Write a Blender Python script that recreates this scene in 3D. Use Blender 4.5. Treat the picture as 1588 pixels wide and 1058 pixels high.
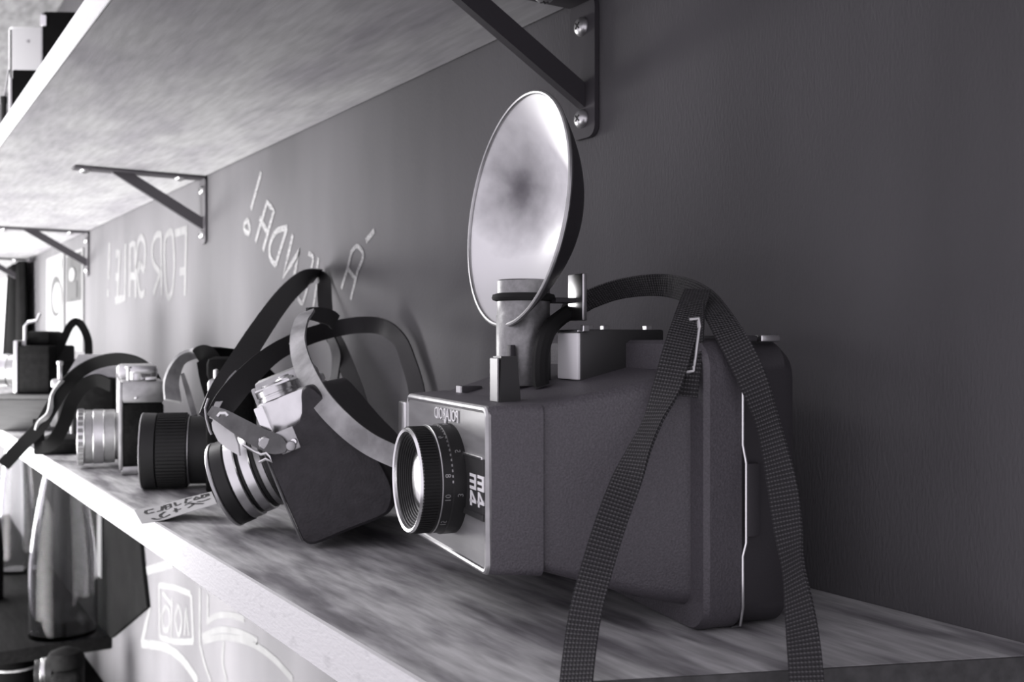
import bpy, bmesh, math, random
from mathutils import Vector, Matrix, Quaternion

# ------------------------------------------------------------------ clear
for o in list(bpy.data.objects):
    bpy.data.objects.remove(o, do_unlink=True)
S = bpy.context.scene
COL = S.collection
R = math.radians
random.seed(4)

# ------------------------------------------------------------------ camera
F = 1600.0                       # focal length in pixels of the 1588 px wide frame
A = math.atan(1022.0 / F)        # angle between the view axis and the shelf direction
SA, CA = math.sin(A), math.cos(A)
D = 0.36                         # camera to wall
HC = 0.1101                      # camera above the top of the lower shelf
cam_d = bpy.data.cameras.new('camera')
cam_d.sensor_width = 36.0
cam_d.lens = 36.0 * F / 1588.0
cam_d.clip_start = 0.02
cam = bpy.data.objects.new('camera', cam_d)
COL.objects.link(cam)
cam.location = (0, -D, HC)
cam.rotation_euler = (R(90), 0, math.atan2(CA, SA))
cam_d.dof.use_dof = True
cam_d.dof.focus_distance = 0.45
cam_d.dof.aperture_fstop = 21
S.camera = cam

# ------------------------------------------------------------------ world, daylight, exposure
S.view_settings.view_transform = 'Standard'
S.view_settings.look = 'None'
S.view_settings.exposure = 0.0
S.view_settings.gamma = 1.0
S.view_settings.use_curve_mapping = False
w = bpy.data.worlds.new('room_ambience')
S.world = w
w.use_nodes = True
w.node_tree.nodes['Background'].inputs[0].default_value = (1.0, 0.945, 1.05, 1)
w.node_tree.nodes['Background'].inputs[1].default_value = 1.0


def area_light(name, loc, target, sx, sy, watts, spread=180):
    l = bpy.data.lights.new(name, 'AREA')
    l.shape = 'RECTANGLE'
    l.size, l.size_y = sx, sy
    l.energy = watts
    l.color = (1.0, 0.985, 0.99)
    l.spread = R(spread)
    o = bpy.data.objects.new(name, l)
    COL.objects.link(o)
    o.location = loc
    o.rotation_euler = (Vector(target) - Vector(loc)).to_track_quat('-Z', 'Y').to_euler()
    return o


area_light('daylight_shop_window', (-1.67, -1.02, -0.40), (-1.92, 0.0, -0.15), 1.98, 0.84, 36, 68.8)
area_light('daylight_high_window', (-2.65, -0.80, 1.45), (-2.60, 0.0, -0.42), 0.98, 1.59, 78, 136)  # added overhead light, fitted to brighten the shelf tops
area_light('daylight_end_window', (-4.5, -0.80, -0.10), (-0.5, -0.15, 0.08), 0.8, 1.0, 78)


# ------------------------------------------------------------------ geometry of the view
def C(cx, cz, z=0.0):
    """right/forward distances from the lens -> world"""
    u = -SA * cx + CA * cz
    n = CA * cx + SA * cz
    return Vector((-u, n - D, z))


def CV(cx, cz):
    u = -SA * cx + CA * cz
    n = CA * cx + SA * cz
    return Vector((-u, n, 0))


def P(px, py, t):
    return C((px - 794) / F * t, t, HC + (529 - py) / F * t)


def ray(px, py):
    return P(px, py, 1.0) - cam.location


def onplane(px, py, p0, nrm):
    d = ray(px, py)
    k = (Vector(p0) - cam.location).dot(nrm) / d.dot(nrm)
    return cam.location + d * k


def onwall(px, py, off=0.0):
    return onplane(px, py, (0, -off, 0), Vector((0, 1, 0)))


def onshelf(px, py, z=0.0):
    return onplane(px, py, (0, 0, z), Vector((0, 0, 1)))


# ------------------------------------------------------------------ materials
MATS = {}


def mat(name, g, rough=0.6, metal=0.0, var=0.0, scale=40.0, stretch=(1, 1, 1), bump=0.0, bscale=None,
        spec=0.5, rot=0.0, g2=None, detail=5.0, tint=(1, 1, 1), rvar=0.0, lo=0.35, hi=0.7, coat=0.0):
    m = bpy.data.materials.new(name)
    m.use_nodes = True
    nt = m.node_tree
    b = nt.nodes['Principled BSDF']
    col = lambda v: (v * tint[0], v * tint[1], v * tint[2], 1)
    b.inputs['Base Color'].default_value = col(g)
    b.inputs['Roughness'].default_value = rough
    b.inputs['Metallic'].default_value = metal
    b.inputs['Specular IOR Level'].default_value = spec
    b.inputs['Coat Weight'].default_value = coat
    if var or bump or rvar or g2 is not None:
        tc = nt.nodes.new('ShaderNodeTexCoord')
        mp = nt.nodes.new('ShaderNodeMapping')
        mp.inputs['Scale'].default_value = stretch
        mp.inputs['Rotation'].default_value = (0, 0, rot)
        nt.links.new(tc.outputs['Object'], mp.inputs[0])
        nz = nt.nodes.new('ShaderNodeTexNoise')
        nz.inputs['Scale'].default_value = scale
        nz.inputs['Detail'].default_value = detail
        nt.links.new(mp.outputs[0], nz.inputs['Vector'])
        if var or g2 is not None:
            rp = nt.nodes.new('ShaderNodeValToRGB')
            rp.color_ramp.elements[0].position = lo
            rp.color_ramp.elements[1].position = hi
            rp.color_ramp.elements[0].color = col(g2 if g2 is not None else g * (1 - var))
            rp.color_ramp.elements[1].color = col(g if g2 is not None else g * (1 + var))
            nt.links.new(nz.outputs['Fac'], rp.inputs[0])
            nt.links.new(rp.outputs[0], b.inputs['Base Color'])
        if rvar:
            mr = nt.nodes.new('ShaderNodeMapRange')
            mr.inputs['To Min'].default_value = max(0.03, rough - rvar)
            mr.inputs['To Max'].default_value = rough + rvar
            nt.links.new(nz.outputs['Fac'], mr.inputs['Value'])
            nt.links.new(mr.outputs[0], b.inputs['Roughness'])
        if bump:
            n2 = nt.nodes.new('ShaderNodeTexNoise')
            n2.inputs['Scale'].default_value = bscale or scale
            n2.inputs['Detail'].default_value = 3
            nt.links.new(mp.outputs[0], n2.inputs['Vector'])
            bp = nt.nodes.new('ShaderNodeBump')
            bp.inputs['Strength'].default_value = bump
            bp.inputs['Distance'].default_value = 0.001
            nt.links.new(n2.outputs['Fac'], bp.inputs['Height'])
            nt.links.new(bp.outputs[0], b.inputs['Normal'])
    MATS[name] = m
    return m


def two_layer(name, fine, broad, rough=0.7, bump=0.12):
    """wood: fine = (dark, light, scale, stretch, rot), broad = (dark factor, scale, stretch, rot, lo, hi)"""
    m = mat(name, fine[1], rough, g2=fine[0], scale=fine[2], stretch=fine[3], rot=fine[4], bump=bump, bscale=fine[2] * 2,
            lo=0.3, hi=0.72)
    nt = m.node_tree
    b = nt.nodes['Principled BSDF']
    tc = nt.nodes.new('ShaderNodeTexCoord')
    mp = nt.nodes.new('ShaderNodeMapping')
    mp.inputs['Scale'].default_value = broad[2]
    mp.inputs['Rotation'].default_value = (0, 0, broad[3])
    nz = nt.nodes.new('ShaderNodeTexNoise')
    nz.inputs['Scale'].default_value = broad[1]
    nz.inputs['Detail'].default_value = 4
    rp = nt.nodes.new('ShaderNodeValToRGB')
    rp.color_ramp.elements[0].position = broad[4]
    rp.color_ramp.elements[1].position = broad[5]
    d = broad[0]
    rp.color_ramp.elements[0].color = (d, d * 0.97, d * 1.03, 1)
    rp.color_ramp.elements[1].color = (1, 1, 1, 1)
    mx = nt.nodes.new('ShaderNodeMix')
    mx.data_type = 'RGBA'
    mx.blend_type = 'MULTIPLY'
    mx.inputs['Factor'].default_value = 1
    src = b.inputs['Base Color'].links[0].from_socket
    nt.links.new(tc.outputs['Object'], mp.inputs[0])
    nt.links.new(mp.outputs[0], nz.inputs['Vector'])
    nt.links.new(nz.outputs['Fac'], rp.inputs[0])
    nt.links.new(src, mx.inputs['A'])
    nt.links.new(rp.outputs[0], mx.inputs['B'])
    nt.links.new(mx.outputs['Result'], b.inputs['Base Color'])
    return m


M_wall = mat('chalkboard_paint', 0.105, 0.75, tint=(1.0, 0.975, 1.02), var=0.2, scale=2.2, stretch=(3.0, 1, 1), bump=0.35, bscale=260, spec=0.2, detail=8)
M_chalk = mat('chalk', 0.30, 0.95, var=0.35, scale=420, spec=0.05)
M_chalk_faint = mat('faint_chalk', 0.21, 0.95, var=0.12, scale=60, spec=0.05)
M_chalk_soft = mat('rubbed_chalk', 0.145, 0.95, var=0.08, scale=40, spec=0.05)
M_chalk_low = mat('soft_chalk', 0.165, 0.95, var=0.12, scale=40, spec=0.05)
M_under = two_layer('upper_shelf_wood', (0.41, 0.55, 26, (1.0, 7, 7), R(8)), (0.72, 9, (1, 2.2, 1), R(20), 0.30, 0.62))
M_greyboard = mat('grey_shelf_wood', 0.26, 0.8, var=0.3, scale=14, stretch=(1, 4, 4))
M_top = two_layer('lower_shelf_wood', (0.31, 0.54, 34, (1.0, 7, 7), R(12)), (0.36, 13, (1.0, 4.2, 1), R(12), 0.36, 0.56))
M_end_shade = mat('dark_end_grain', 0.06, 0.85, var=0.25, scale=200)  # shade of the unlit plank end put into the colour
M_edge = mat('painted_shelf_edge', 0.67, 0.6, g2=0.52, scale=60, stretch=(1, 1, 2.5), lo=0.22, hi=0.42, bump=0.2, bscale=300)
M_bracket = mat('black_bracket_steel', 0.045, 0.6, tint=(1.03, 0.95, 1.07), spec=0.45)
M_screw = mat('zinc_screw', 0.62, 0.32, 0.9)
M_black = mat('black_plastic', 0.032, 0.6, tint=(1.02, 0.95, 1.07), spec=0.5, bump=0.15, bscale=900)
M_grain = mat('pebbled_black_plastic', 0.072, 0.5, tint=(1.02, 0.95, 1.07), var=0.2, scale=1400, bump=0.35, bscale=1100, spec=0.5)
M_vf = mat('smooth_black_plastic', 0.03, 0.45)
M_alu = mat('brushed_faceplate', 0.24, 0.42, 0.3, spec=0.25, var=0.18, scale=30, stretch=(1, 1, 5), rvar=0.08)
M_trim = mat('bright_trim', 0.85, 0.25, 1.0)
M_chrome = mat('satin_chrome', 0.74, 0.28, 1.0, var=0.08, scale=90)
M_dchrome = mat('dull_chrome', 0.42, 0.38, 0.9, var=0.12, scale=120)
M_leather = mat('black_leather', 0.030, tint=(1.03, 0.95, 1.07), rough=0.58, var=0.2, scale=160, bump=0.3, bscale=700, spec=0.4)
M_strap = mat('black_leather_strap', 0.016, 0.55, tint=(1.03, 0.96, 1.06), bump=0.15, bscale=500, spec=0.45)
M_strap_pale = mat('worn_leather_strap', 0.36, 0.7, var=0.35, scale=60, bump=0.2, bscale=500)  # pale strap leather; also carries the light on lit strap stretches
M_tan = mat('tan_leather', 0.13, 0.55, var=0.35, scale=70, bump=0.2, bscale=500)
M_flap = mat('pale_leather_lining', 0.62, 0.8, var=0.06, scale=60)
M_leather_far = mat('dry_black_leather', 0.006, 0.8, var=0.3, scale=160, bump=0.3, bscale=700, spec=0.08)  # copy of black leather, darkened against the strong far-end light
M_strap_far = mat('dry_black_strap', 0.006, 0.8, spec=0.08)  # strap copy, darkened against the strong far-end light
M_lensblack = mat('black_lens_barrel', 0.014, 0.45, spec=0.35)
M_glass_front = mat('coated_lens_glass', 0.015, 0.06, spec=0.8, coat=0.6)
M_mirror = mat('bright_lens_glass', 0.95, 0.22, 1.0)
M_frost = mat('frosted_window', 0.92, 0.5)
M_white = mat('white_print', 0.85, 0.6)
M_whitebox = mat('white_enamel', 0.55, 0.4)
M_paper = mat('poster_paper', 0.20, 0.85, var=0.06, scale=9)
M_paper2 = mat('label_paper', 0.38, 0.85, var=0.05, scale=60)
M_ink = mat('dark_ink', 0.03, 0.8)
M_greyink = mat('grey_ink', 0.16, 0.8, var=0.3, scale=40)
M_tube = mat('satin_battery_tube', 0.26, 0.42, 0.75, var=0.12, scale=500, bump=0.1, bscale=700)
M_darkwood = mat('dark_stained_wood', 0.007, 0.8, spec=0.08, var=0.3, scale=30, stretch=(1, 6, 6))
M_box = mat('grey_wood_box', 0.034, 0.75, var=0.2, scale=40, stretch=(1, 1, 9), lo=0.3, hi=0.7)
M_pic = mat('printed_photo', 0.05, 0.8, g2=0.012, scale=26)
M_floor = mat('concrete_floor', 0.10, 0.8, var=0.2, scale=4)
M_curtain = mat('dark_cloth', 0.006, 0.95, var=0.2, scale=30, spec=0.04)
M_rubber = mat('black_rubber', 0.014, 0.8, spec=0.25)

# reflector: a dark blurred reflection is painted into its colour, off centre
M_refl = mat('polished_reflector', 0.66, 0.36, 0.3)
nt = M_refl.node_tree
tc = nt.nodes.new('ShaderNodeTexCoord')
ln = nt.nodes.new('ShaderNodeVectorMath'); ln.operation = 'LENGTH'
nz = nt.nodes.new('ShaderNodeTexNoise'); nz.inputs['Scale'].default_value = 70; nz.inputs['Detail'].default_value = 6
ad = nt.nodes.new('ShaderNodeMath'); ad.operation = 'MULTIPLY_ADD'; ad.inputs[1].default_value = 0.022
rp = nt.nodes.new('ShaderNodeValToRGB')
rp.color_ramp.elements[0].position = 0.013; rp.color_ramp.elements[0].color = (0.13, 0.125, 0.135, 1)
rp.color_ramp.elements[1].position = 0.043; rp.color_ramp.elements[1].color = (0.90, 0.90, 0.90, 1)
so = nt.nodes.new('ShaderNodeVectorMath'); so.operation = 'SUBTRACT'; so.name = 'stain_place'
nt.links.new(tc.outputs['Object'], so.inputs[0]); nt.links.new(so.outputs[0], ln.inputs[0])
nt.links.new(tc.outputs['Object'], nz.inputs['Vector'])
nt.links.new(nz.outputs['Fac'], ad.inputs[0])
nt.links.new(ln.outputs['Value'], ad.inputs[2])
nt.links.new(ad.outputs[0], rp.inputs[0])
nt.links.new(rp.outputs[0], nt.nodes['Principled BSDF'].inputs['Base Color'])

# woven nylon webbing, UV in metres
M_web = mat('woven_webbing', 0.04, 0.75, spec=0.5)
nt = M_web.node_tree
b = nt.nodes['Principled BSDF']
uv = nt.nodes.new('ShaderNodeUVMap')
sp = nt.nodes.new('ShaderNodeSeparateXYZ')
nt.links.new(uv.outputs[0], sp.inputs[0])


def sine(sock, k):
    a = nt.nodes.new('ShaderNodeMath'); a.operation = 'MULTIPLY'; a.inputs[1].default_value = k
    s = nt.nodes.new('ShaderNodeMath'); s.operation = 'SINE'
    nt.links.new(sock, a.inputs[0]); nt.links.new(a.outputs[0], s.inputs[0])
    return s.outputs[0]


s1 = sine(sp.outputs[0], 2 * math.pi / 0.0012)
s2 = sine(sp.outputs[1], 2 * math.pi / 0.0015)
mu = nt.nodes.new('ShaderNodeMath'); mu.operation = 'MULTIPLY_ADD'; mu.inputs[1].default_value = 0.45
nt.links.new(s1, mu.inputs[0]); nt.links.new(s2, mu.inputs[2])
rp = nt.nodes.new('ShaderNodeValToRGB')
rp.color_ramp.elements[0].position = 0.35; rp.color_ramp.elements[0].color = (0.022, 0.021, 0.023, 1)
rp.color_ramp.elements[1].position = 1.0; rp.color_ramp.elements[1].color = (0.10, 0.098, 0.102, 1)
nt.links.new(mu.outputs[0], rp.inputs[0]); nt.links.new(rp.outputs[0], b.inputs['Base Color'])
bp = nt.nodes.new('ShaderNodeBump'); bp.inputs['Strength'].default_value = 0.8; bp.inputs['Distance'].default_value = 0.0006
nt.links.new(mu.outputs[0], bp.inputs['Height']); nt.links.new(bp.outputs[0], b.inputs['Normal'])

M_glass = bpy.data.materials.new('bottle_glass')
M_glass.use_nodes = True
b = M_glass.node_tree.nodes['Principled BSDF']
b.inputs['Base Color'].default_value = (0.92, 0.92, 0.93, 1)
b.inputs['Roughness'].default_value = 0.03
b.inputs['IOR'].default_value = 1.14
b.inputs['Transmission Weight'].default_value = 1.0


# ------------------------------------------------------------------ mesh helpers
class MB:
    def __init__(self):
        self.bm = bmesh.new()
        self.uv = None

    def box(self, lo, hi, bevel=0.0, segs=2, m=None):
        lo, hi = Vector(lo), Vector(hi)
        r = bmesh.ops.create_cube(self.bm, size=1.0)
        vs = r['verts']
        s = hi - lo
        for v in vs:
            v.co = Vector((v.co.x * s.x, v.co.y * s.y, v.co.z * s.z)) + (lo + hi) / 2
        if bevel:
            es = list({e for v in vs for e in v.link_edges})
            r = bmesh.ops.bevel(self.bm, geom=es, offset=min(bevel, min(s) * 0.49), segments=segs, affect='EDGES', profile=0.5)
            vs = [v for v in r['verts']]
        if m is not None:
            allv = {v for v in vs}
            for v in allv:
                v.co = m @ v.co
        return self

    def prism(self, poly, d):
        """poly: list of Vector (planar), extruded by vector d"""
        d = Vector(d)
        a = [self.bm.verts.new(p) for p in poly]
        b = [self.bm.verts.new(Vector(p) + d) for p in poly]
        n = len(poly)
        self.bm.faces.new(a[::-1]); self.bm.faces.new(b)
        for i in range(n):
            j = (i + 1) % n
            self.bm.faces.new((a[i], a[j], b[j], b[i]))
        return self

    def hexa(self, bottom, top):
        a = [self.bm.verts.new(p) for p in bottom]
        b = [self.bm.verts.new(p) for p in top]
        self.bm.faces.new(a[::-1]); self.bm.faces.new(b)
        for i in range(4):
            j = (i + 1) % 4
            self.bm.faces.new((a[i], a[j], b[j], b[i]))
        return self

    def lathe(self, prof, o, ax, n=40, close=False):
        """prof: (radius, distance along ax)"""
        o, ax = Vector(o), Vector(ax).normalized()
        e1 = ax.orthogonal().normalized()
        e2 = ax.cross(e1)
        rings = []
        for r, h in prof:
            if r < 1e-6:
                rings.append([self.bm.verts.new(o + ax * h)])
            else:
                rings.append([self.bm.verts.new(o + ax * h + e1 * (r * math.cos(2 * math.pi * i / n)) +
                                                e2 * (r * math.sin(2 * math.pi * i / n))) for i in range(n)])
        pairs = list(zip(rings[:-1], rings[1:]))
        if close:
            pairs.append((rings[-1], rings[0]))
        for p, q in pairs:
            for i in range(n):
                j = (i + 1) % n
                if len(p) == 1 and len(q) == 1:
                    break
                if len(p) == 1:
                    self.bm.faces.new((p[0], q[j], q[i]))
                elif len(q) == 1:
                    self.bm.faces.new((p[i], p[j], q[0]))
                else:
                    self.bm.faces.new((p[i], p[j], q[j], q[i]))
        return self

    def cyl(self, o, ax, r, h, n=28, ch=0.0):
        ch = ch or min(r, h) * 0.12
        return self.lathe([(0, 0), (r - ch, 0), (r, ch), (r, h - ch), (r - ch, h), (0, h)], o, ax, n)

    def tube(self, pts, r, n=8, closed=False):
        pts = [Vector(p) for p in pts]
        m = len(pts)
        rings = []
        prev = None
        for i, p in enumerate(pts):
            if closed:
                t = (pts[(i + 1) % m] - pts[i - 1]).normalized()
            else:
                t = (pts[min(i + 1, m - 1)] - pts[max(i - 1, 0)]).normalized()
            e = prev - t * prev.dot(t) if prev is not None else t.orthogonal()
            if e.length < 1e-6:
                e = t.orthogonal()
            e.normalize()
            prev = e
            f = t.cross(e)
            rr = r[i] if isinstance(r, (list, tuple)) else r
            rings.append([self.bm.verts.new(p + e * (rr * math.cos(2 * math.pi * k / n)) + f * (rr * math.sin(2 * math.pi * k / n)))
                          for k in range(n)])
        for i in range(m if closed else m - 1):
            a, b = rings[i], rings[(i + 1) % m]
            for k in range(n):
                j = (k + 1) % n
                self.bm.faces.new((a[k], a[j], b[j], b[k]))
        if not closed:
            self.bm.faces.new(rings[0][::-1]); self.bm.faces.new(rings[-1])
        return self

    def strip(self, cen, side, nrm, wid, th):
        """flat band: centres, unit width vectors, unit normals, width, thickness; UV in metres"""
        uvl = self.bm.loops.layers.uv.verify()
        rows = []
        L = 0.0
        for i, c in enumerate(cen):
            if i:
                L += (cen[i] - cen[i - 1]).length
            wd = wid[i] if isinstance(wid, (list, tuple)) else wid
            s, n_ = side[i] * wd / 2, nrm[i] * th / 2
            vs = [self.bm.verts.new(c + s * a + n_ * b2) for a, b2 in ((-1, -1), (1, -1), (1, 1), (-1, 1))]
            rows.append((vs, L, wd))
        for (a, la, wa), (b_, lb, wb) in zip(rows[:-1], rows[1:]):
            us = (0, wa, wa + th, 2 * wa + th)
            for k in range(4):
                j = (k + 1) % 4
                f = self.bm.faces.new((a[k], a[j], b_[j], b_[k]))
                u0 = us[k]; u1 = us[j] if j else us[3] + th
                for lp, (uu, vv) in zip(f.loops, ((u0, la), (u1, la), (u1, lb), (u0, lb))):
                    lp[uvl].uv = (uu, vv)
        self.bm.faces.new(rows[0][0][::-1]); self.bm.faces.new(rows[-1][0])
        return self

    def build(self, name, m, parent=None, world=False, angle=35, label=None):
        bmesh.ops.recalc_face_normals(self.bm, faces=self.bm.faces)
        me = bpy.data.meshes.new(name)
        self.bm.to_mesh(me)
        self.bm.free()
        me.materials.append(m)
        for p in me.polygons:
            p.use_smooth = True
        me.set_sharp_from_angle(angle=R(angle))
        o = bpy.data.objects.new(name, me)
        COL.objects.link(o)
        if parent is not None:
            o.parent = parent
            if world:
                o.matrix_parent_inverse = wm(parent).inverted()
        if label:
            o['label'] = label
        return o


def wm(o):
    m = o.matrix_parent_inverse @ o.matrix_basis if o.parent else o.matrix_basis.copy()
    return wm(o.parent) @ m if o.parent else m


def thing(name, label, cat, loc=(0, 0, 0), rot=(0, 0, 0), group=None):
    o = bpy.data.objects.new(name, None)
    o.empty_display_size = 0.02
    COL.objects.link(o)
    o.location = loc
    o.rotation_euler = rot
    o['label'] = label
    o['category'] = cat
    if group:
        o['group'] = group
    return o


def tag(o, label, cat, group=None):
    o['label'] = label
    o['category'] = cat
    if group:
        o['group'] = group
    return o


def structure(o):
    o['kind'] = 'structure'
    return o


def crom(pts, k=10):
    """Catmull-Rom through tuples"""
    out = []
    n = len(pts)
    for i in range(n - 1):
        p0, p1, p2, p3 = pts[max(i - 1, 0)], pts[i], pts[i + 1], pts[min(i + 2, n - 1)]
        for s in range(k):
            t = s / k
            out.append(tuple(0.5 * ((2 * b) + (-a + c) * t + (2 * a - 5 * b + 4 * c - d) * t * t + (-a + 3 * b - 3 * c + d) * t ** 3)
                             for a, b, c, d in zip(p0, p1, p2, p3)))
    out.append(tuple(pts[-1]))
    return out


def ribbon(mb, pts, wid, th, k=10):
    """pts: (px, py, depth, turn in degrees about the run of the strap, [width factor])"""
    pts = [p if len(p) == 5 else tuple(p) + (1.0,) for p in pts]
    q = crom(pts, k)
    cen = [P(a, b_, t) for a, b_, t, _, _ in q]
    side, nrm, ws = [], [], []
    for i, c in enumerate(cen):
        tn = (cen[min(i + 1, len(cen) - 1)] - cen[max(i - 1, 0)]).normalized()
        v = (c - cam.location).normalized()
        s = tn.cross(v).normalized()
        s = Quaternion(tn, R(q[i][3])) @ s
        side.append(s); nrm.append(tn.cross(s).normalized()); ws.append(wid * q[i][4])
    mb.strip(cen, side, nrm, ws, th)
    return cen, side, nrm


LIFT = [0]


def flat_strokes(mb, strokes, place, wdt, nrm, th=0.0006):
    """drawn lines on a surface: strokes are lists of pixels, place() puts them on it"""
    nrm = Vector(nrm).normalized()
    for st in strokes:
        smooth = st[0] == 's'
        pts = st[1:] if smooth else st
        if smooth:
            pts = crom(pts, 6)
        cen = [place(*p) for p in pts]
        if not smooth:
            fine = []
            for a, b_ in zip(cen[:-1], cen[1:]):
                fine += [a, a.lerp(b_, 0.5)]
            cen = fine + [cen[-1]]
        side = []
        for i in range(len(cen)):
            tn = (cen[min(i + 1, len(cen) - 1)] - cen[max(i - 1, 0)]).normalized()
            side.append(tn.cross(nrm).normalized())
        for i in range(len(cen) - 1):                 # each stroke piece lies a hair above the one before
            LIFT[0] += 1
            up_ = nrm * (1 if (cam.location - cen[i]).dot(nrm) > 0 else -1) * (0.00001 * (LIFT[0] % 14))
            a, b_ = cen[i], cen[i + 1]
            mb.bm.faces.new([mb.bm.verts.new(v + up_) for v in (a - side[i] * wdt / 2, a + side[i] * wdt / 2, b_ + side[i + 1] * wdt / 2, b_ - side[i + 1] * wdt / 2)])


def text_bm(mb, body, size, m, mirror=True, depth=0.0002):
    cu = bpy.data.curves.new('lettering', 'FONT')
    cu.body = body
    cu.size = size
    cu.extrude = depth
    cu.align_x = 'CENTER'
    cu.align_y = 'CENTER'
    cu.resolution_u = 2
    o = bpy.data.objects.new('lettering', cu)
    COL.objects.link(o)
    bpy.context.view_layer.update()
    me = bpy.data.meshes.new_from_object(o.evaluated_get(bpy.context.evaluated_depsgraph_get()))
    fl = Matrix.Scale(-1, 4, (1, 0, 0)) if mirror else Matrix.Identity(4)
    me.transform(m @ fl)
    mb.bm.from_mesh(me)
    bpy.data.objects.remove(o, do_unlink=True)
    bpy.data.meshes.remove(me)
    bpy.data.curves.remove(cu)


def basis(o, x, y, z):
    m = Matrix((x, y, z)).transposed().to_4x4()
    m.translation = o
    return m


# ------------------------------------------------------------------ the room
wall = structure(MB().box((-3.8, 0, -1.35), (1.3, 0.12, 1.7)).build('wall_back', M_wall))
structure(MB().box((-3.8, -3.2, -1.41), (1.3, 0.12, -1.35)).build('floor', M_floor))

# upper shelf
ZU = 0.309
up = thing('wall_shelf', 'pale upper plank shelf seen from below with white front edge', 'shelf', (-1.4, 0, ZU))
MB().box((-3.5, -0.2325, ZU), (-0.05, -0.0025, ZU + 0.021)).build('board', M_under, up, True)
MB().box((-3.5, -0.2345, ZU - 0.0003), (-0.05, -0.2325, ZU + 0.0213), 0.0006, 1).build('front_edge', M_edge, up, True, label='white painted front edge')

# lower shelf, its right end sawn slightly askew
lo = thing('wall_shelf', 'stained lower plank shelf carrying the row of old cameras', 'shelf', (-0.9, 0, -0.018))
xe0, xe1, xe2 = -0.2020, -0.2868, -0.2878


def slab(y0, y1, x0, x1, z0, z1, xl=-3.5):
    return [Vector((xl, y0, z0)), Vector((x0, y0, z0)), Vector((x1, y1, z0)), Vector((xl, y1, z0))], \
           [Vector((xl, y0, z1)), Vector((x0, y0, z1)), Vector((x1, y1, z1)), Vector((xl, y1, z1))]


MB().hexa(*slab(-0.2039, -0.0005, xe1, xe0, -0.0183, 0.0)).build('board', M_top, lo, True)
MB().hexa([Vector((xe0 + 0.0001, -0.0005, -0.0184)), Vector((xe0 + 0.0015, -0.0005, -0.0184)), Vector((xe2 + 0.0015, -0.2059, -0.0184)), Vector((xe2 + 0.0001, -0.2059, -0.0184))],
          [Vector((xe0 + 0.0001, -0.0005, -0.0002)), Vector((xe0 + 0.0015, -0.0005, -0.0002)), Vector((xe2 + 0.0015, -0.2059, -0.0002)), Vector((xe2 + 0.0001, -0.2059, -0.0002))]).build('sawn_end', M_end_shade, lo, True, label='dark sawn end of the plank')
MB().hexa(*slab(-0.2059, -0.2039, xe2, xe1, -0.0185, 0.0)).build('front_edge', M_edge, lo, True, label='white painted front edge')


def rrect(x0, x1, z0, z1, r, y, n=6):
    out = []
    for cx, cz, a0 in ((x1 - r, z1 - r, 0), (x0 + r, z1 - r, 90), (x0 + r, z0 + r, 180), (x1 - r, z0 + r, 270)):
        for i in range(n + 1):
            a = R(a0 + 90 * i / n)
            out.append(Vector((cx + r * math.cos(a), y, cz + r * math.sin(a))))
    return out


# shelf brackets: L of flat bar with a diagonal brace and round-headed screws
def make_bracket(first):
    b_ = thing('shelf_bracket', '', 'bracket', (0, 0, 0), group='black steel brackets under the upper shelf')
    hw = 0.0120
    MB().prism(rrect(-hw, hw, -0.0815, -0.0005, 0.0065, -0.0005), (0, -0.003, 0)).build('wall_plate', M_bracket, b_)
    MB().box((-hw, -0.150, -0.0035), (hw, -0.0036, -0.0006), 0.0012).build('arm', M_bracket, b_)
    p0, p1 = Vector((0, -0.0955, -0.0040)), Vector((0, -0.0040, -0.0565))
    d = (p1 - p0).normalized()
    n = Vector((1, 0, 0)).cross(d)
    n = n if n.z > 0 else -n
    qs = []
    for k in (1, -1):
        e = p0 + n * 0.0062 * k
        qs.append((e + d * ((-0.0036 - e.z) / d.z), e + d * ((-0.0036 - e.y) / d.y)))
    q = [qs[0][0], qs[0][1], qs[1][1], qs[1][0]]
    MB().prism([v + Vector((-0.003, 0, 0)) for v in q], (0.006, 0, 0)).build('brace', M_bracket, b_)
    for pos, ax in (((0, -0.0036, -0.0165), (0, -1, 0)), ((0, -0.0036, -0.0700), (0, -1, 0)),
                    ((0, -0.030, -0.0036), (0, 0, -1)), ((0, -0.137, -0.0036), (0, 0, -1))):
        s = MB().lathe([(0.0056, 0), (0.0054, 0.0012), (0.0043, 0.0026), (0.0022, 0.0034), (0, 0.0036)], pos, ax, 20).build('screw', M_screw, b_)
        a = Vector(ax)
        e = a.orthogonal().normalized()
        f = a.cross(e)
        mb = MB()
        for g, h in ((e, f), (f, e)):
            c = Vector(pos) + a * 0.00335
            mb.prism([c + g * 0.0024 + h * 0.0004, c + g * 0.0024 - h * 0.0004, c - g * 0.0024 - h * 0.0004, c - g * 0.0024 + h * 0.0004], a * 0.0004)
        mb.build('cross_slot', M_ink, s)
    return b_


def copy_tree(o, parent=None):
    c = o.copy()
    COL.objects.link(c)
    c.parent = parent
    for ch in list(o.children):
        copy_tree(ch, c)
    return c


b0 = make_bracket(True)
blabels = ['black steel shelf bracket nearest, beside the round flash reflector',
           'black steel shelf bracket between the two chalked phrases',
           'black steel shelf bracket left of the chalked FOR SALE, above the posters',
           'black steel shelf bracket farthest along the upper shelf']
for i, x in enumerate((-0.4826, -1.2553, -1.991, -2.74)):
    o = b0 if i == 0 else copy_tree(b0)
    o.location = (x, 0, ZU)
    o['label'] = blabels[i]


# ------------------------------------------------------------------ chalk writing on the wall (mirror writing, as in the photograph)
def wallpt(px, py):
    return onwall(px, py, 0.0004)


def chalk(name, strokes, wdt, m=None):
    mb = MB()
    flat_strokes(mb, strokes, wallpt, wdt, (0, 1, 0), 0.0006)
    return mb.build(name, m or M_chalk, wall, True)


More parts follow.
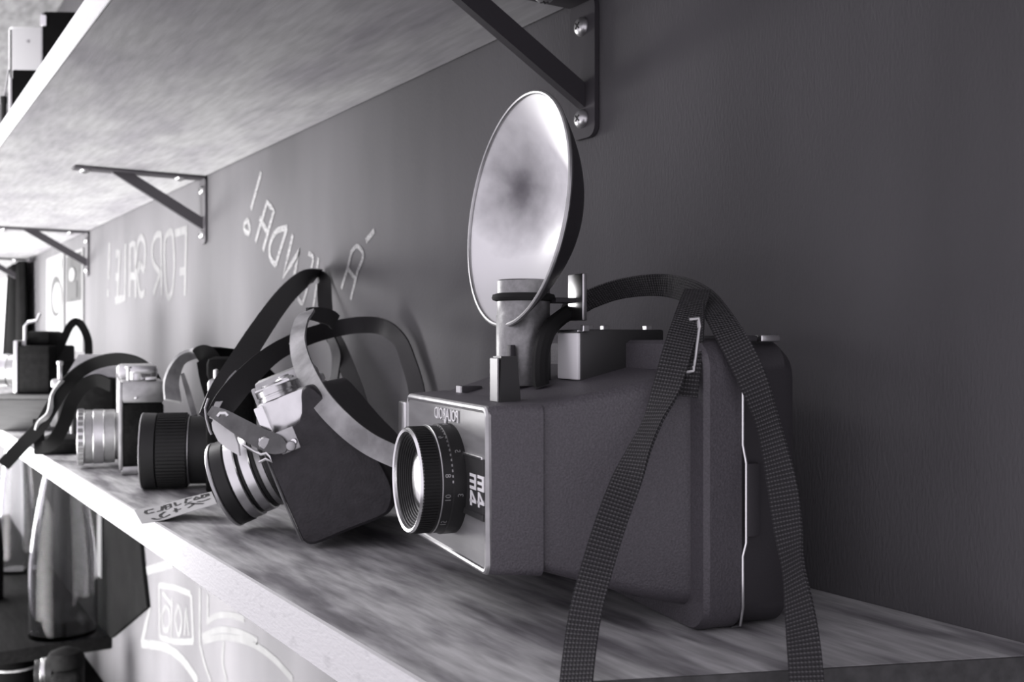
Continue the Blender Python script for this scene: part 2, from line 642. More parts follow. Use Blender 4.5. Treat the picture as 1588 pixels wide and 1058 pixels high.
fs = lambda x, y: (140 + x / 6.222, 330 + y / 6.222)        # zoomed crop -> photo
fl = lambda *a: [fs(*p) for p in a]
chalk('chalk_letter', [fl((925, 160), (912, 800)), fl((935, 160), (815, 200)), fl((915, 560), (865, 570))], 0.0104, M_chalk_faint)                                     # F
chalk('chalk_letter', [['s'] + fl((770, 180), (725, 260), (718, 500), (745, 800), (790, 750), (812, 480), (795, 220), (765, 180))], 0.0095, M_chalk_faint)               # O
chalk('chalk_letter', [fl((685, 210), (690, 800)), ['s'] + fl((690, 215), (640, 215), (598, 330), (610, 480), (680, 590)), fl((672, 600), (608, 785))], 0.0095, M_chalk_faint)  # R
chalk('chalk_letter', [['s'] + fl((520, 560), (475, 500), (465, 560), (480, 500), (520, 560)), ['s'] + fl((525, 540), (530, 330), (490, 235), (455, 330), (445, 540), (480, 780), (525, 770))], 0.0104, M_chalk_faint)   # S
chalk('chalk_letter', [fl((440, 820), (430, 300), (385, 310), (380, 810)), fl((430, 610), (375, 615))], 0.0114, M_chalk_faint)                                           # A
chalk('chalk_letter', [fl((340, 300), (335, 820), (240, 850))], 0.0123, M_chalk_faint)                                                                                  # L
chalk('chalk_letter', [fl((250, 400), (285, 380), (262, 840)), fl((280, 620), (245, 620))], 0.0133, M_chalk_faint)                                                       # E
chalk('chalk_letter', [fl((185, 290), (178, 640)), fl((172, 740), (170, 810))], 0.0133, M_chalk_faint)                                                                  # !
vs = lambda x, y: (350 + x / 4.07, 240 + y / 4.07)
vl = lambda *a: [vs(*p) for p in a]
chalk('chalk_letter', [vl((224, 110), (160, 345)), ['s'] + vl((140, 412), (118, 440), (122, 480), (145, 495), (152, 460), (140, 412))], 0.0062)          # !
chalk('chalk_letter', [vl((188, 550), (262, 300), (305, 355), (235, 605)), vl((215, 400), (262, 490))], 0.0062)                                          # A
chalk('chalk_letter', [vl((388, 460), (316, 695)), ['s'] + vl((388, 460), (320, 485), (280, 570), (282, 650), (316, 697))], 0.0060)                      # D
chalk('chalk_letter', [vl((424, 505), (362, 775), (466, 605), (425, 800))], 0.0060)                                                                    # N
chalk('chalk_letter', [['s'] + vl((522, 622), (552, 650), (540, 720)), ['s'] + vl((490, 740), (520, 770), (535, 800))], 0.0045)                         # E
chalk('chalk_letter', [vl((586, 650), (575, 735)), ['s'] + vl((455, 905), (485, 935), (515, 840)), vl((575, 820), (553, 960))], 0.0045)                  # V
chalk('chalk_letter', [vl((730, 845), (770, 715), (795, 610)), ['s'] + vl((790, 620), (830, 578), (868, 635), (835, 730)), vl((835, 730), (788, 915)), vl((768, 715), (815, 780))], 0.0040)  # A
chalk('chalk_letter', [vl((938, 480), (885, 545))], 0.0050)                                                                                            # accent

# chalk drawing under the lower shelf
ds = lambda x, y: (200 + x / 4.411, 850 + y / 4.411)
dl = lambda *a: [ds(*p) for p in a]
chalk('chalk_drawing', [dl((60, 0), (85, 120)), dl((300, 105), (90, 165), (50, 190)), dl((55, 170), (145, 410), (85, 655)),
                        ['s'] + dl((85, 655), (250, 680), (360, 760), (470, 910))], 0.0125, M_chalk_low)
chalk('chalk_frame', [['s'] + dl((205, 255), (310, 270), (420, 315)), dl((205, 255), (212, 610)), ['s'] + dl((212, 610), (320, 640), (440, 640)), dl((425, 320), (440, 640))], 0.0080, M_chalk_low)
chalk('chalk_letter', [dl((230, 305), (290, 385)), dl((295, 340), (290, 620))], 0.0065, M_chalk_low)
chalk('chalk_letter', [['s'] + dl((250, 400), (225, 470), (245, 560), (275, 540), (275, 430), (250, 400))], 0.0065, M_chalk_low)
chalk('chalk_letter', [['s'] + dl((340, 390), (318, 480), (340, 600), (362, 500), (340, 390))], 0.0065, M_chalk_low)
chalk('chalk_letter', [dl((380, 600), (390, 410), (410, 600))], 0.0065, M_chalk_low)
chalk('chalk_drawing', [dl((485, 270), (485, 660)), dl((540, 320), (538, 500)), ['s'] + dl((530, 510), (600, 465), (700, 460), (790, 490)),
                        ['s'] + dl((500, 610), (620, 560), (760, 580), (880, 640)), ['s'] + dl((510, 640), (650, 610), (830, 650), (980, 750), (1120, 900)),
                        ['s'] + dl((485, 660), (520, 800), (560, 915)), ['s'] + dl((650, 640), (640, 780), (670, 915))], 0.0075, M_chalk_soft)


# ------------------------------------------------------------------ instant camera with the writing on its face
OX, OZ = -0.0292, 0.4401
EX, EA = CV(0.3734, -0.9277), CV(0.9277, 0.3734)
pol_rot = math.atan2(EX.y, EX.x)
pol = thing('instant_camera', 'black instant camera with silver faceplate reading EE44 and round lens', 'camera', C(OX, OZ, 0), (0, 0, pol_rot))
pm = basis(C(OX, OZ, 0), EX, EA, Vector((0, 0, 1)))
pinv = pm.inverted()


def onface(px, py, off=0.0005):
    p = onplane(px, py, pm @ Vector((0, -off, 0)), EA)
    return p


def lp(px, py, off=0.0005):
    return pinv @ onface(px, py, off)


FW, FZ0, FZ1 = 0.054, 0.0215, 0.0847


def loft(mb, rings):
    n = len(rings[0])
    vs_ = [[mb.bm.verts.new(p) for p in r_] for r_ in rings]
    mb.bm.faces.new(vs_[0][::-1]); mb.bm.faces.new(vs_[-1])
    for a, b_ in zip(vs_[:-1], vs_[1:]):
        for i in range(n):
            j = (i + 1) % n
            mb.bm.faces.new((a[i], a[j], b_[j], b_[i]))
    return mb


# front housing, then the tapering body, then the wide film back
loft(MB(), [rrect(-FW, FW, FZ0, FZ1, 0.003, 0.0), rrect(-FW - 0.0015, FW + 0.0015, FZ0 - 0.0005, FZ1 + 0.0008, 0.003, 0.003),
            rrect(-0.0605, 0.0617, FZ0 - 0.001, FZ1 + 0.0016, 0.004, 0.0195)]).build('front_housing', M_grain, pol)
loft(MB(), [rrect(-0.0585, 0.0600, 0.0225, 0.0856, 0.004, 0.0190), rrect(-0.0745, 0.0750, 0.012, 0.0945, 0.006, 0.0550),
            rrect(-0.0815, 0.0815, 0.007, 0.1000, 0.008, 0.0775)]).build('tapered_body', M_grain, pol)
loft(MB(), [rrect(-0.0890, 0.0890, 0.001, 0.1090, 0.010, 0.0725), rrect(-0.0905, 0.0905, 0.0, 0.1105, 0.011, 0.0745),
            rrect(-0.0905, 0.0905, 0.0, 0.1105, 0.011, 0.0885)]).build('body_flange', M_grain, pol)
loft(MB(), [rrect(-0.0893, 0.0893, 0.001, 0.1095, 0.011, 0.0888), rrect(-0.0900, 0.0900, 0.0006, 0.1102, 0.011, 0.1085),
            rrect(-0.0860, 0.0860, 0.004, 0.1070, 0.011, 0.1150)]).build('film_door', M_black, pol)
# bright seam with two kinks down the end of the film back
seam = [(0.0905, 0.0885, 0.1085), (0.0912, 0.0885, 0.098), (0.0912, 0.0885, 0.071), (0.0912, 0.0900, 0.064), (0.0912, 0.0900, 0.034),
        (0.0912, 0.0885, 0.029), (0.0912, 0.0885, 0.010), (0.0890, 0.0888, 0.0025), (0.083, 0.0888, 0.0004)]
MB().tube(seam, 0.00055, 6).build('seam_trim', M_trim, pol, label='thin bright metal seam')
mb = MB()
for z0, z1 in ((0.036, 0.064),):
    mb.box((0.0895, 0.0900, z0), (0.0922, 0.0960, z1), 0.001)
mb.build('door_catch', M_black, pol)
# latch along the top of the film back
mb = MB().box((0.050, 0.0915, 0.1100), (0.0880, 0.0975, 0.1122), 0.0005)
mb.build('top_latch', M_black, pol)
mb = MB().box((0.0830, 0.0990, 0.1098), (0.0880, 0.1080, 0.1125), 0.0008)
mb.build('latch_lug', M_chrome, pol)

# faceplate with a bright rim
loft(MB(), [rrect(-FW + 0.0016, FW - 0.0016, FZ0 + 0.0016, FZ1 - 0.0016, 0.0022, -0.0002), rrect(-FW + 0.0016, FW - 0.0016, FZ0 + 0.0016, FZ1 - 0.0016, 0.0022, 0.002)]).build('faceplate', M_alu, pol)
MB().tube([Vector((p.x, 0.0007, p.z)) for p in rrect(-FW + 0.0009, FW - 0.0009, FZ0 + 0.0009, FZ1 - 0.0009, 0.003, 0)], 0.0016, 10, True).build('faceplate_rim', M_dchrome, pol, label='bright raised rim')
LX, LZ, LR, LPR = 0.0095, 0.0529, 0.0212, 0.0190
# dark band of the faceplate on either side of the lens
q0, q1 = lp(690, 700), lp(757, 714)
zb1 = (lp(750, 713)).z
zb0 = (lp(750, 800)).z
MB().box((LX - 0.01, -0.0009, zb0), (FW - 0.003, 0.0005, zb1), 0.0003, 1).build('faceplate_band', M_vf, pol)
MB().box((LX + 0.017, -0.0014, zb1 - 0.0003), (FW - 0.0035, 0.0002, zb1 + 0.0009), 0.0003, 1).build('band_edge', M_trim, pol)
MB().box((LX + 0.017, -0.0014, zb0 - 0.0022), (FW - 0.0025, 0.0002, zb0 + 0.0004), 0.0003, 1).build('band_edge', M_vf, pol)
# writing on the faceplate
mb = MB()
c = lp(692, 644)
text_bm(mb, 'POLAROID', 0.0072, basis(Vector((c.x, -0.0006, c.z)), Vector((1, 0, 0)), Vector((0, 0, 1)), Vector((0, -1, 0))) @ Matrix.Diagonal((0.9, 1.0, 1, 1)))
c = lp(691, 657)
mb.prism([Vector((c.x - 0.0016, -0.0004, c.z + 0.0018)), Vector((c.x + 0.0016, -0.0004, c.z + 0.0018)), Vector((c.x, -0.0004, c.z - 0.0015))], (0, -0.0004, 0))
mb.build('maker_lettering', M_white, pol, label='white mirrored lettering POLAROID above the lens')
mb = MB()
for px0, px1 in ((730.5, 740), (742.5, 752)):
    p00, p10 = lp(px0, 750), lp(px1, 750)
    x0, x1 = p00.x, p10.x
    wd = x1 - x0
    pm_ = (px0 + px1) / 2
    kk = (pm_ - 730.5) / 21 * 6.0
    zt, zm = lp(pm_, 733.5 + kk).z, lp(pm_, 757.5 + kk).z
    bz = (zt - zm)
    y = -0.0011
    bx = lambda xa, xb, za, zb: mb.box((xa, y, za), (xb, y + 0.0004, zb))
    bx(x1 - wd * 0.26, x1, zm, zt)
    bh = bz * 0.2
    for zz in (zm, (zm + zt) / 2 - bh / 2, zt - bh):
        bx(x0, x1 - wd * 0.26, zz, zz + bh)
    # the 4, also mirrored
    g = bz * 0.10
    z4t, z4b = zm - g, zm - g - bz * 0.98
    bx(x0 + wd * 0.08, x0 + wd * 0.32, z4b, z4t)
    zc = z4b + bz * 0.22
    bx(x0, x1, zc, zc + bz * 0.18)
    mb.prism([Vector((x0 + wd * 0.32, y, z4t)), Vector((x1, y, zc + bz * 0.18)), Vector((x1 - wd * 0.30, y, zc + bz * 0.18)), Vector((x0 + wd * 0.32, y, z4t - bz * 0.22))], (0, 0.0004, 0))
mb.build('model_lettering', M_white, pol, label='white mirrored figures EE44')

# lens barrel
lens = MB().lathe([(0.0228, 0.0), (0.0228, 0.006), (0.0222, 0.0064), (0.0222, 0.0105), (0.0216, 0.011), (0.0216, LPR - 0.0012), (0.0208, LPR - 0.0006),
                   (0.0200, LPR - 0.001), (0.0132, LPR - 0.0065), (0.0, LPR - 0.0065)], (LX, 0, LZ), (0, -1, 0), 72).build('lens_barrel', M_lensblack, pol)
MB().lathe([(0.0212, LPR - 0.0024), (0.0216, LPR - 0.0006), (0.0210, LPR + 0.0004), (0.0199, LPR), (0.0196, LPR - 0.0022)], (LX, 0, LZ), (0, -1, 0), 72, True).build('front_ring', M_trim, lens, label='bright knurled front ring')
MB().lathe([(0.0128, LPR - 0.0064), (0.0122, LPR - 0.0058), (0.0080, LPR - 0.0046), (0.0, LPR - 0.0040)], (LX, 0, LZ), (0, -1, 0), 48).build('lens_glass', M_mirror, lens)
mb = MB()
for i in range(7):
    y = LPR - 0.0014 - i * 0.00068
    r_ = 0.0194 - i * 0.00085
    mb.lathe([(r_, y), (r_ - 0.0004, y - 0.0001), (r_ - 0.0005, y - 0.0004)], (LX, 0, LZ), (0, -1, 0), 48)
o = mb.build('inner_threads', M_rubber, lens)
mb = MB()
for i in range(96):
    a = 2 * math.pi * i / 96
    ca, sa = math.cos(a), math.sin(a)
    e = Vector((ca, 0, sa)); f = Vector((-sa, 0, ca))
    c = Vector((LX, -LPR + 0.0042, LZ)) + e * 0.0217
    mb.box((-0.0003, -0.0032, -0.0004), (0.0003, 0.0032, 0.0004), m=basis(c, e, Vector((0, 1, 0)), f))
o = mb.build('knurling', M_rubber, lens)
o['kind'] = 'stuff'


def barrel_pt(ang, yy, r_):
    return Vector((LX + r_ * math.sin(ang), -yy, LZ + r_ * math.cos(ang)))


mb = MB()
for i in range(15):                                     # row of white setting dots
    a = R(8 + i * 5.6)
    c = barrel_pt(a, 0.0062, 0.02225)
    e = Vector((math.sin(a), 0, math.cos(a))); f = Vector((math.cos(a), 0, -math.sin(a)))
    mb.box((-0.0002, -0.0005, -0.0005), (0.0003, 0.0005, 0.0005), m=basis(c, e, Vector((0, 1, 0)), f))
for body, a, yy in (('3', 6, 0.0085), ('6', 35, 0.0085), ('8', 80, 0.0085), ('10', 103, 0.0085), ('15', 135, 0.0085), ('8', 8, 0.0035), ('5', 55, 0.0035), ('3', 100, 0.0035)):
    a = R(a)
    r_ = 0.02235 if yy > 0.006 else 0.02290
    e = Vector((math.sin(a), 0, math.cos(a))); f = Vector((math.cos(a), 0, -math.sin(a)))
    text_bm(mb, body, 0.0034, basis(barrel_pt(a, yy, r_), f, Vector((0, 1, 0)), e), True, 0.00008)
mb.build('distance_scale', M_greyink if False else M_dchrome, lens, label='small pale mirrored figures and dots')
MB().lathe([(0.02222, 0.0101), (0.0225, 0.0104), (0.02222, 0.0107)], (LX, 0, LZ), (0, -1, 0), 64).build('focus_line', M_dchrome, lens)

# controls on top and side
MB().box((-0.0750, 0.0010, 0.044), (-0.0630, 0.0050, 0.0805), 0.0008).build('side_plate', M_chrome, pol, label='pale metal plate on the far side')
MB().box((-0.0632, 0.0020, 0.058), (-0.0535, 0.0045, 0.0815), 0.0006).build('side_clip', M_chrome, pol)
zt = 0.0858
mb = loft(MB(), [[Vector((x, y, zt - 0.0005)) for x, y in ((0.0295, 0.0105), (0.0395, 0.0105), (0.0395, 0.0195), (0.0295, 0.0195))],
                 [Vector((x, y, zt + 0.0182)) for x, y in ((0.0302, 0.0112), (0.0388, 0.0112), (0.0388, 0.0180), (0.0302, 0.0180))]])
mb.build('shutter_lever', M_vf, pol)
MB().box((0.0298, 0.0098, zt), (0.0385, 0.0106, zt + 0.0176), 0.0003, 1).build('lever_face', M_alu, pol)
MB().box((-0.0375, 0.0190, 0.0850), (-0.0305, 0.0290, 0.0892), 0.0005).build('release_button', M_black, pol)
MB().box((-0.0372, 0.0182, 0.0856), (-0.0308, 0.0192, 0.0892), 0.0002, 1).build('button_face', M_white, pol)
# viewfinder house
vx0, vx1, vy0, vy1, vz0, vz1 = 0.0070, 0.0285, 0.0510, 0.0910, 0.0915, 0.1150
vf = MB().box((vx0, vy0, vz0), (vx1, vy1, vz1), 0.0008).build('viewfinder', M_vf, pol)
MB().box((vx0 + 0.0005, vy0 - 0.0012, vz0 + 0.0022), (vx1 - 0.0005, vy0 + 0.0005, vz1 - 0.0014), 0.0006).build('viewfinder_window', M_frost, vf, label='pale frosted window')
MB().box((vx0 - 0.003, vy0 - 0.0018, vz1 - 0.0012), (vx1 + 0.001, vy0 - 0.0004, vz1 - 0.0002), 0.0002, 1).build('window_lintel', M_trim, vf)
for x, y in ((vx0 - 0.0045, vy0 - 0.002), (vx1 + 0.001, vy0), (vx1 - 0.004, vy0 + 0.0045), (vx1 - 0.006, vy0 + 0.013), (vx1 - 0.003, vy1 - 0.008)):
    MB().box((x - 0.0016, y, vz1 - 0.001), (x + 0.0016, y + 0.003, vz1 + 0.0018), 0.0003, 1).build('metal_clip', M_chrome, vf)
# strap lugs on both ends
for sx in (-1, 1):
    mb = MB()
    mb.box((sx * 0.0820 - 0.0020, 0.064, 0.0960), (sx * 0.0820 + 0.0020, 0.073, 0.1000), 0.0005)
    mb.build('strap_lug', M_chrome, pol)

# woven neck strap of the instant camera (a part of it)
mb = MB()
ribbon(mb, [(885, 478, 0.532, 20, 0.9), (915, 464, 0.526, 25), (955, 450, 0.515, 28), (1000, 443, 0.50, 22), (1040, 444, 0.485, 10), (1078, 456, 0.445, -20),
            (1106, 478, 0.412, -35), (1135, 525, 0.388, -10), (1162, 578, 0.380, 10), (1186, 640, 0.376, 40), (1202, 700, 0.372, 35), (1214, 760, 0.367, 18),
            (1222, 820, 0.361, 30), (1230, 880, 0.354, 50), (1240, 950, 0.344, 30), (1247, 1010, 0.334, 12), (1252, 1075, 0.326, 8), (1254, 1130, 0.318, 8)], 0.0108, 0.0012)
st = mb.build('neck_strap', M_web, pol, True)
mb = MB()
ribbon(mb, [(1082, 450, 0.425, 20), (1068, 490, 0.403, 10), (1050, 545, 0.388, 10), (1034, 600, 0.381, 25), (1014, 650, 0.376, 55), (990, 700, 0.371, 45),
            (966, 760, 0.363, 12), (946, 815, 0.356, 8), (926, 880, 0.348, 10), (910, 940, 0.340, 12), (900, 1000, 0.333, 18), (892, 1075, 0.322, 20), (890, 1130, 0.315, 20)], 0.0108, 0.0012)
mb.build('neck_strap', M_web, pol, True)
mb = MB()
ribbon(mb, [(1079, 478, 0.412, 30), (1078, 505, 0.400, 30), (1073, 560, 0.387, 20), (1066, 615, 0.384, 15)], 0.0075, 0.0012)
mb.build('strap_tail', M_web, pol, True)
mb = MB()
q = [P(x, y, 0.385) for x, y in ((1069, 496), (1083, 494), (1085, 508), (1076, 576), (1064, 578), (1063, 570))]
mb.tube([q[0], q[1], q[2]], 0.0009, 6)
mb.tube([q[3] + Vector((0, 0, 0.002)), q[3], q[4]], 0.0009, 6)
mb.tube([q[2], q[3]], 0.0006, 6)
mb.build('strap_buckle', M_dchrome, pol, True)
mb = MB()
ribbon(mb, [(870, 492, 0.540, 10, 0.3), (884, 480, 0.536, 5, 0.8), (906, 466, 0.530, 5, 1.0), (912, 463, 0.528, 5, 0.8)], 0.0120, 0.0016)
tip = mb.build('strap_end', M_strap, pol, True)
MB().tube([P(x, y, 0.527) for x, y in ((872, 488), (890, 481), (902, 476), (909, 468), (911, 458))], 0.0005, 6).build('end_piping', M_dchrome, tip, True)

# ------------------------------------------------------------------ flash gun standing on the instant camera
fl_loc = pm @ Vector((-0.005, 0.039, 0.0))
fl_t = 0.458
fg = thing('flash_gun', 'old flash unit with large round silver reflector standing on instant camera', 'flash', (fl_loc.x, fl_loc.y, 0.0905), (0, 0, pol_rot + R(2.5)))
fm = Matrix.Translation((fl_loc.x, fl_loc.y, 0.0905)) @ Matrix.Rotation(pol_rot + R(2.5), 4, 'Z')
tz = lambda py: HC + (529 - py) / F * fl_t - 0.0905
top = tz(434)
MB().lathe([(0, 0), (0.0118, 0), (0.0122, 0.001), (0.0122, tz(490)), (0.0118, tz(488)), (0.0118, tz(470)), (0.0117, tz(436)), (0.0110, top), (0.0104, top - 0.0005), (0.0100, top - 0.003), (0.0, top - 0.003)],
           (0, 0, 0), (0, 0, 1), 48).build('battery_tube', M_tube, fg)
MB().lathe([(0.0118, -0.0016), (0.0138, -0.0010), (0.0142, 0.0), (0.0138, 0.0014), (0.0118, 0.0020)], (0, 0, tz(462)), (0, 0, 1), 40, True).build('clamp_ring', M_rubber, fg)
MB().box((-0.0175, -0.003, tz(466)), (-0.0130, 0.003, tz(459)), 0.001).build('clamp_knob', M_rubber, fg)
RD, RDEP = 0.0519, 0.026
tilt = R(6.5)
ax = Vector((0, -math.cos(tilt), math.sin(tilt)))            # the way the bowl faces
cz = tz(325)
ctr = Vector((0, 0.0, cz)) + Vector((0, -0.0042, 0))
dish = bpy.data.objects.new('tmp', None)
prof_in = [(RD * s, -RDEP * (1 - s * s)) for s in [i / 14 for i in range(15)]]
prof_out = [(RD * s + 0.0004, -RDEP * (1 - s * s) - 0.0009) for s in [i / 14 for i in range(14, -1, -1)]]
prof_out[-1] = (0.0, prof_out[-1][1])
apex = ctr - ax * RDEP
bpy.data.objects.remove(dish)
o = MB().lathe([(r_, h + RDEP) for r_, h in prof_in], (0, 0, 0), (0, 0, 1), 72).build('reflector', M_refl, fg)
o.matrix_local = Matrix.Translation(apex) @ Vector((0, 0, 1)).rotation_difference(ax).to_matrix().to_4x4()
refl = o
rmx = fm @ o.matrix_basis
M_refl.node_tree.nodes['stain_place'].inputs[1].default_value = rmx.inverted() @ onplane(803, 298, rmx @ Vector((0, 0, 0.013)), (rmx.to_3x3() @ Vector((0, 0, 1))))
MB().lathe(prof_out, ctr, ax, 72).build('reflector_shell', M_black, fg, label='black back of the reflector')
th = [2 * math.pi * i / 72 for i in range(72)]
e1 = Vector((1, 0, 0)); e2 = ax.cross(e1)
MB().tube([ctr + e1 * (RD * math.cos(a)) + e2 * (RD * math.sin(a)) for a in th], 0.0010, 8, True).build('reflector_rim', M_dchrome, fg)
# support plate behind and curved arm
MB().box((0.004, 0.020, tz(498)), (0.018, 0.0225, tz(425)), 0.0006).build('support_plate', M_chrome, fg)
MB().box((0.0005, 0.0100, tz(470)), (0.012, 0.0225, tz(462)), 0.0006).build('support_arm', M_black, fg)
finv = fm.inverted()
pts = [finv @ P(x, y, t) for x, y, t in crom([(884, 484, 0.470), (868, 494, 0.455), (852, 510, 0.444), (842, 535, 0.440), (838, 562, 0.438), (838, 588, 0.437), (840, 598, 0.437)], 6)]
MB().tube(pts, 0.0036, 10).build('curved_cable', M_rubber, fg)
MB().box((0.0085, -0.0120, tz(584)), (0.0125, -0.0095, tz(535)), 0.0004).build('contact_blade', M_black, fg)


# ------------------------------------------------------------------ old cameras
def cam_root(name, label, cx, cz, z, fx, fz, tilt_=0.0, group=None):
    """local x = the way the lens points, y = towards the photographer, z up"""
    l = math.hypot(fx, fz)
    v = CV(fx / l, fz / l)
    th_ = math.atan2(v.y, v.x)
    return thing(name, label, 'camera', C(cx, cz, z), (0, tilt_, th_), group)


def lens_rings(root, x0, y, z, rings, parent_mat, front=None):
    """rings: (material, start radius, end radius, length); first ring next to the body"""
    x = x0
    base = None
    for k, (m, r0, r1, ln_, nm) in enumerate(rings):
        mb = MB()
        c = min(0.0006, ln_ * 0.2)
        mb.lathe([(0, 0), (r0 - c, 0), (r0, c), (r1, ln_ - c), (r1 - c, ln_), (0, ln_ - 0.0001)] if k < len(rings) - 1 else
                 [(0, 0), (r0 - c, 0), (r0, c), (r1, ln_ - c), (r1 - c, ln_), (r1 - 0.002, ln_), (r1 * 0.72, ln_ - min(0.006, ln_ * 0.8)), (0, ln_ - min(0.006, ln_ * 0.8))],
                 (x, y, z), (1, 0, 0), 48)
        o = mb.build(nm, m, root)
        if base is None:
            base = o
        x += ln_
    r1 = rings[-1][2]
    MB().lathe([(r1 * 0.74, -0.0045), (r1 * 0.5, -0.0018), (0, -0.0008)], (x, y, z), (1, 0, 0), 32).build('lens_glass', M_glass_front, root)
    return x


# leaning camera in its leather case: it has tipped forward on to its lens
cx0, cz0 = -0.1087, 0.545
PH = R(22)
W2 = 0.056
# local origin = middle of the front bottom edge of the case
sl = cam_root('rangefinder_camera', 'leather-cased camera tipped forward on its ringed lens beside a paper tag', cx0, cz0 + W2, 0.0008, -1, 0, PH)
CASE = crom([(0.000, 0.004), (0.0008, 0.030), (0.001, 0.0560), (-0.004, 0.062), (-0.022, 0.064), (-0.029, 0.078), (-0.035, 0.078), (-0.040, 0.066), (-0.046, 0.048), (-0.053, 0.030), (-0.0545, 0.012), (-0.050, 0.003), (-0.044, 0.0), (-0.025, 0.0), (-0.005, 0.0), (0.0, 0.004)], 4)[:-1]
loft(MB(), [[Vector((x, y, z)) for x, z in CASE]
            for y in (-W2 + 0.002, W2 - 0.002)]).build('leather_case', M_leather, sl)
loft(MB(), [[Vector((x * k - 0.026 * (1 - k), y, z * k + 0.04 * (1 - k))) for x, z in CASE]
            for y, k in ((W2 - 0.0022, 1.0), (W2 + 0.0002, 0.995), (W2 + 0.0015, 0.96))]).build('case_end', M_leather, sl)
MB().tube([(0.0008, W2 + 0.0005, 0.004), (0.0015, W2 + 0.0005, 0.030), (0.0015, W2 + 0.0005, 0.058)], 0.0008, 6).build('case_piping', M_tan, sl)
MB().box((-0.030, -W2 + 0.004, 0.060), (-0.001, W2 - 0.005, 0.0800), 0.003).build('top_plate', M_chrome, sl, label='chrome top plate')
MB().box((-0.028, -0.019, 0.078), (0.004, 0.019, 0.0935), 0.004).build('viewfinder_hump', M_dchrome, sl)
MB().box((0.0030, -0.0165, 0.0700), (0.0062, 0.0165, 0.0905), 0.001).build('viewfinder_front', M_whitebox, sl, label='pale viewfinder front')
for (x, y, r_, h, m) in ((-0.012, 0.041, 0.0100, 0.0075, M_chrome), (-0.016, 0.026, 0.0055, 0.0100, M_chrome), (-0.016, -0.040, 0.0095, 0.0070, M_chrome)):
    k = MB().lathe([(0, 0), (r_, 0), (r_, h * 0.25), (r_ * 0.93, h * 0.28), (r_ * 0.93, h * 0.40), (r_, h * 0.43), (r_, h - 0.0008), (r_ - 0.001, h), (0, h)], (x, y, 0.0795), (0, 0, 1), 28).build('dial', m, sl)
    MB().cyl((x, y, 0.0795 + h - 0.0002), (0, 0, 1), r_ * 0.6, 0.0012, 20).build('dial_cap', M_dchrome, k)
MB().box((-0.024, 0.030, 0.0855), (-0.004, 0.0505, 0.0870), 0.0005).build('wind_lever', M_chrome, sl)
MB().box((-0.006, W2 - 0.007, 0.062), (-0.0005, W2 - 0.003, 0.0785), 0.0008).build('top_plate_edge', M_trim, sl)
MB().box((-0.018, W2 - 0.006, 0.050), (-0.007, W2 + 0.0022, 0.0625), 0.001).build('lug_plate', M_dchrome, sl)
for x in (-0.0095, -0.0155):
    MB().lathe([(0.0020, 0), (0.0016, 0.001), (0, 0.0014)], (x, W2 + 0.0022, 0.0545), (0, 1, 0), 14).build('rivet', M_trim, sl)
RR = 0.0255
lens_rings(sl, 0.0, 0.0, 0.019 + RR + 0.001,
           [(M_lensblack, 0.0240, 0.0240, 0.0135, 'lens_mount'), (M_dchrome, 0.0235, 0.0235, 0.0040, 'aperture_ring'), (M_lensblack, 0.0228, 0.0228, 0.0028, 'ring_gap'),
            (M_chrome, 0.0238, 0.0238, 0.0062, 'focus_ring'), (M_lensblack, 0.0226, 0.0226, 0.0018, 'ring_gap'), (M_chrome, 0.0246, 0.0246, 0.0062, 'focus_ring'),
            (M_lensblack, 0.0250, 0.0252, 0.0080, 'filter_ring'), (M_dchrome, 0.0255, 0.0255, 0.0022, 'front_rim')], None)
# leather tab of the case with snap, pale lining and buckle
mb = MB()
ribbon(mb, [(445, 697, 0.540, 0, 0.35), (428, 690, 0.541, 0, 1.0), (400, 678, 0.545, 5, 1.0), (372, 662, 0.551, 10, 0.9), (345, 646, 0.556, 10, 0.75), (326, 637, 0.560, 10, 0.5)], 0.0105, 0.0016)
tab = mb.build('case_tab', M_tan, sl, True)
sn = P(412, 688, 0.5425)
MB().lathe([(0.0038, 0), (0.0030, 0.0012), (0.0, 0.0015)], sn, (cam.location - sn), 18).build('snap', M_dchrome, tab, True)
MB().lathe([(0.0012, 0), (0.0009, 0.0008), (0.0, 0.0009)], P(404, 683, 0.542), (cam.location - sn), 12).build('snap', M_chrome, tab, True)
mb = MB()
fp = [(326, 644), (337, 652), (352, 661), (361, 668), (369, 690), (371, 707), (362, 702), (349, 694), (338, 684), (330, 668)]
mb.prism([P(x, y, 0.560 - (x - 348) * 0.00030) for x, y in fp], CV(0.65, 0.75) * 0.0012)
mb.build('case_flap', M_flap, sl, True, label='pale inside of a leather flap')
MB().tube([P(x, y, 0.557) for x, y in ((323, 618), (318, 633), (320, 650), (325, 668), (328, 674))], 0.0007, 6).build('buckle_pin', M_dchrome, sl, True)
MB().tube([P(x, y, 0.549) for x, y in ((338, 646), (342, 641), (350, 641), (353, 645))], 0.0011, 6).build('buckle_loop', M_chrome, sl, True)
MB().tube([P(x, y, 0.5405) for x, y in ((377, 690), (395, 701), (405, 705), (413, 703), (418, 708), (422, 716), (412, 712), (402, 717))], 0.0008, 6).build('split_ring', M_chrome, sl, True)
MB().lathe([(0.0028, 0), (0.0024, 0.001), (0.0, 0.0016)], P(451, 692, 0.5405), (cam.location - sn), 14).build('stud', M_dchrome, sl, True)

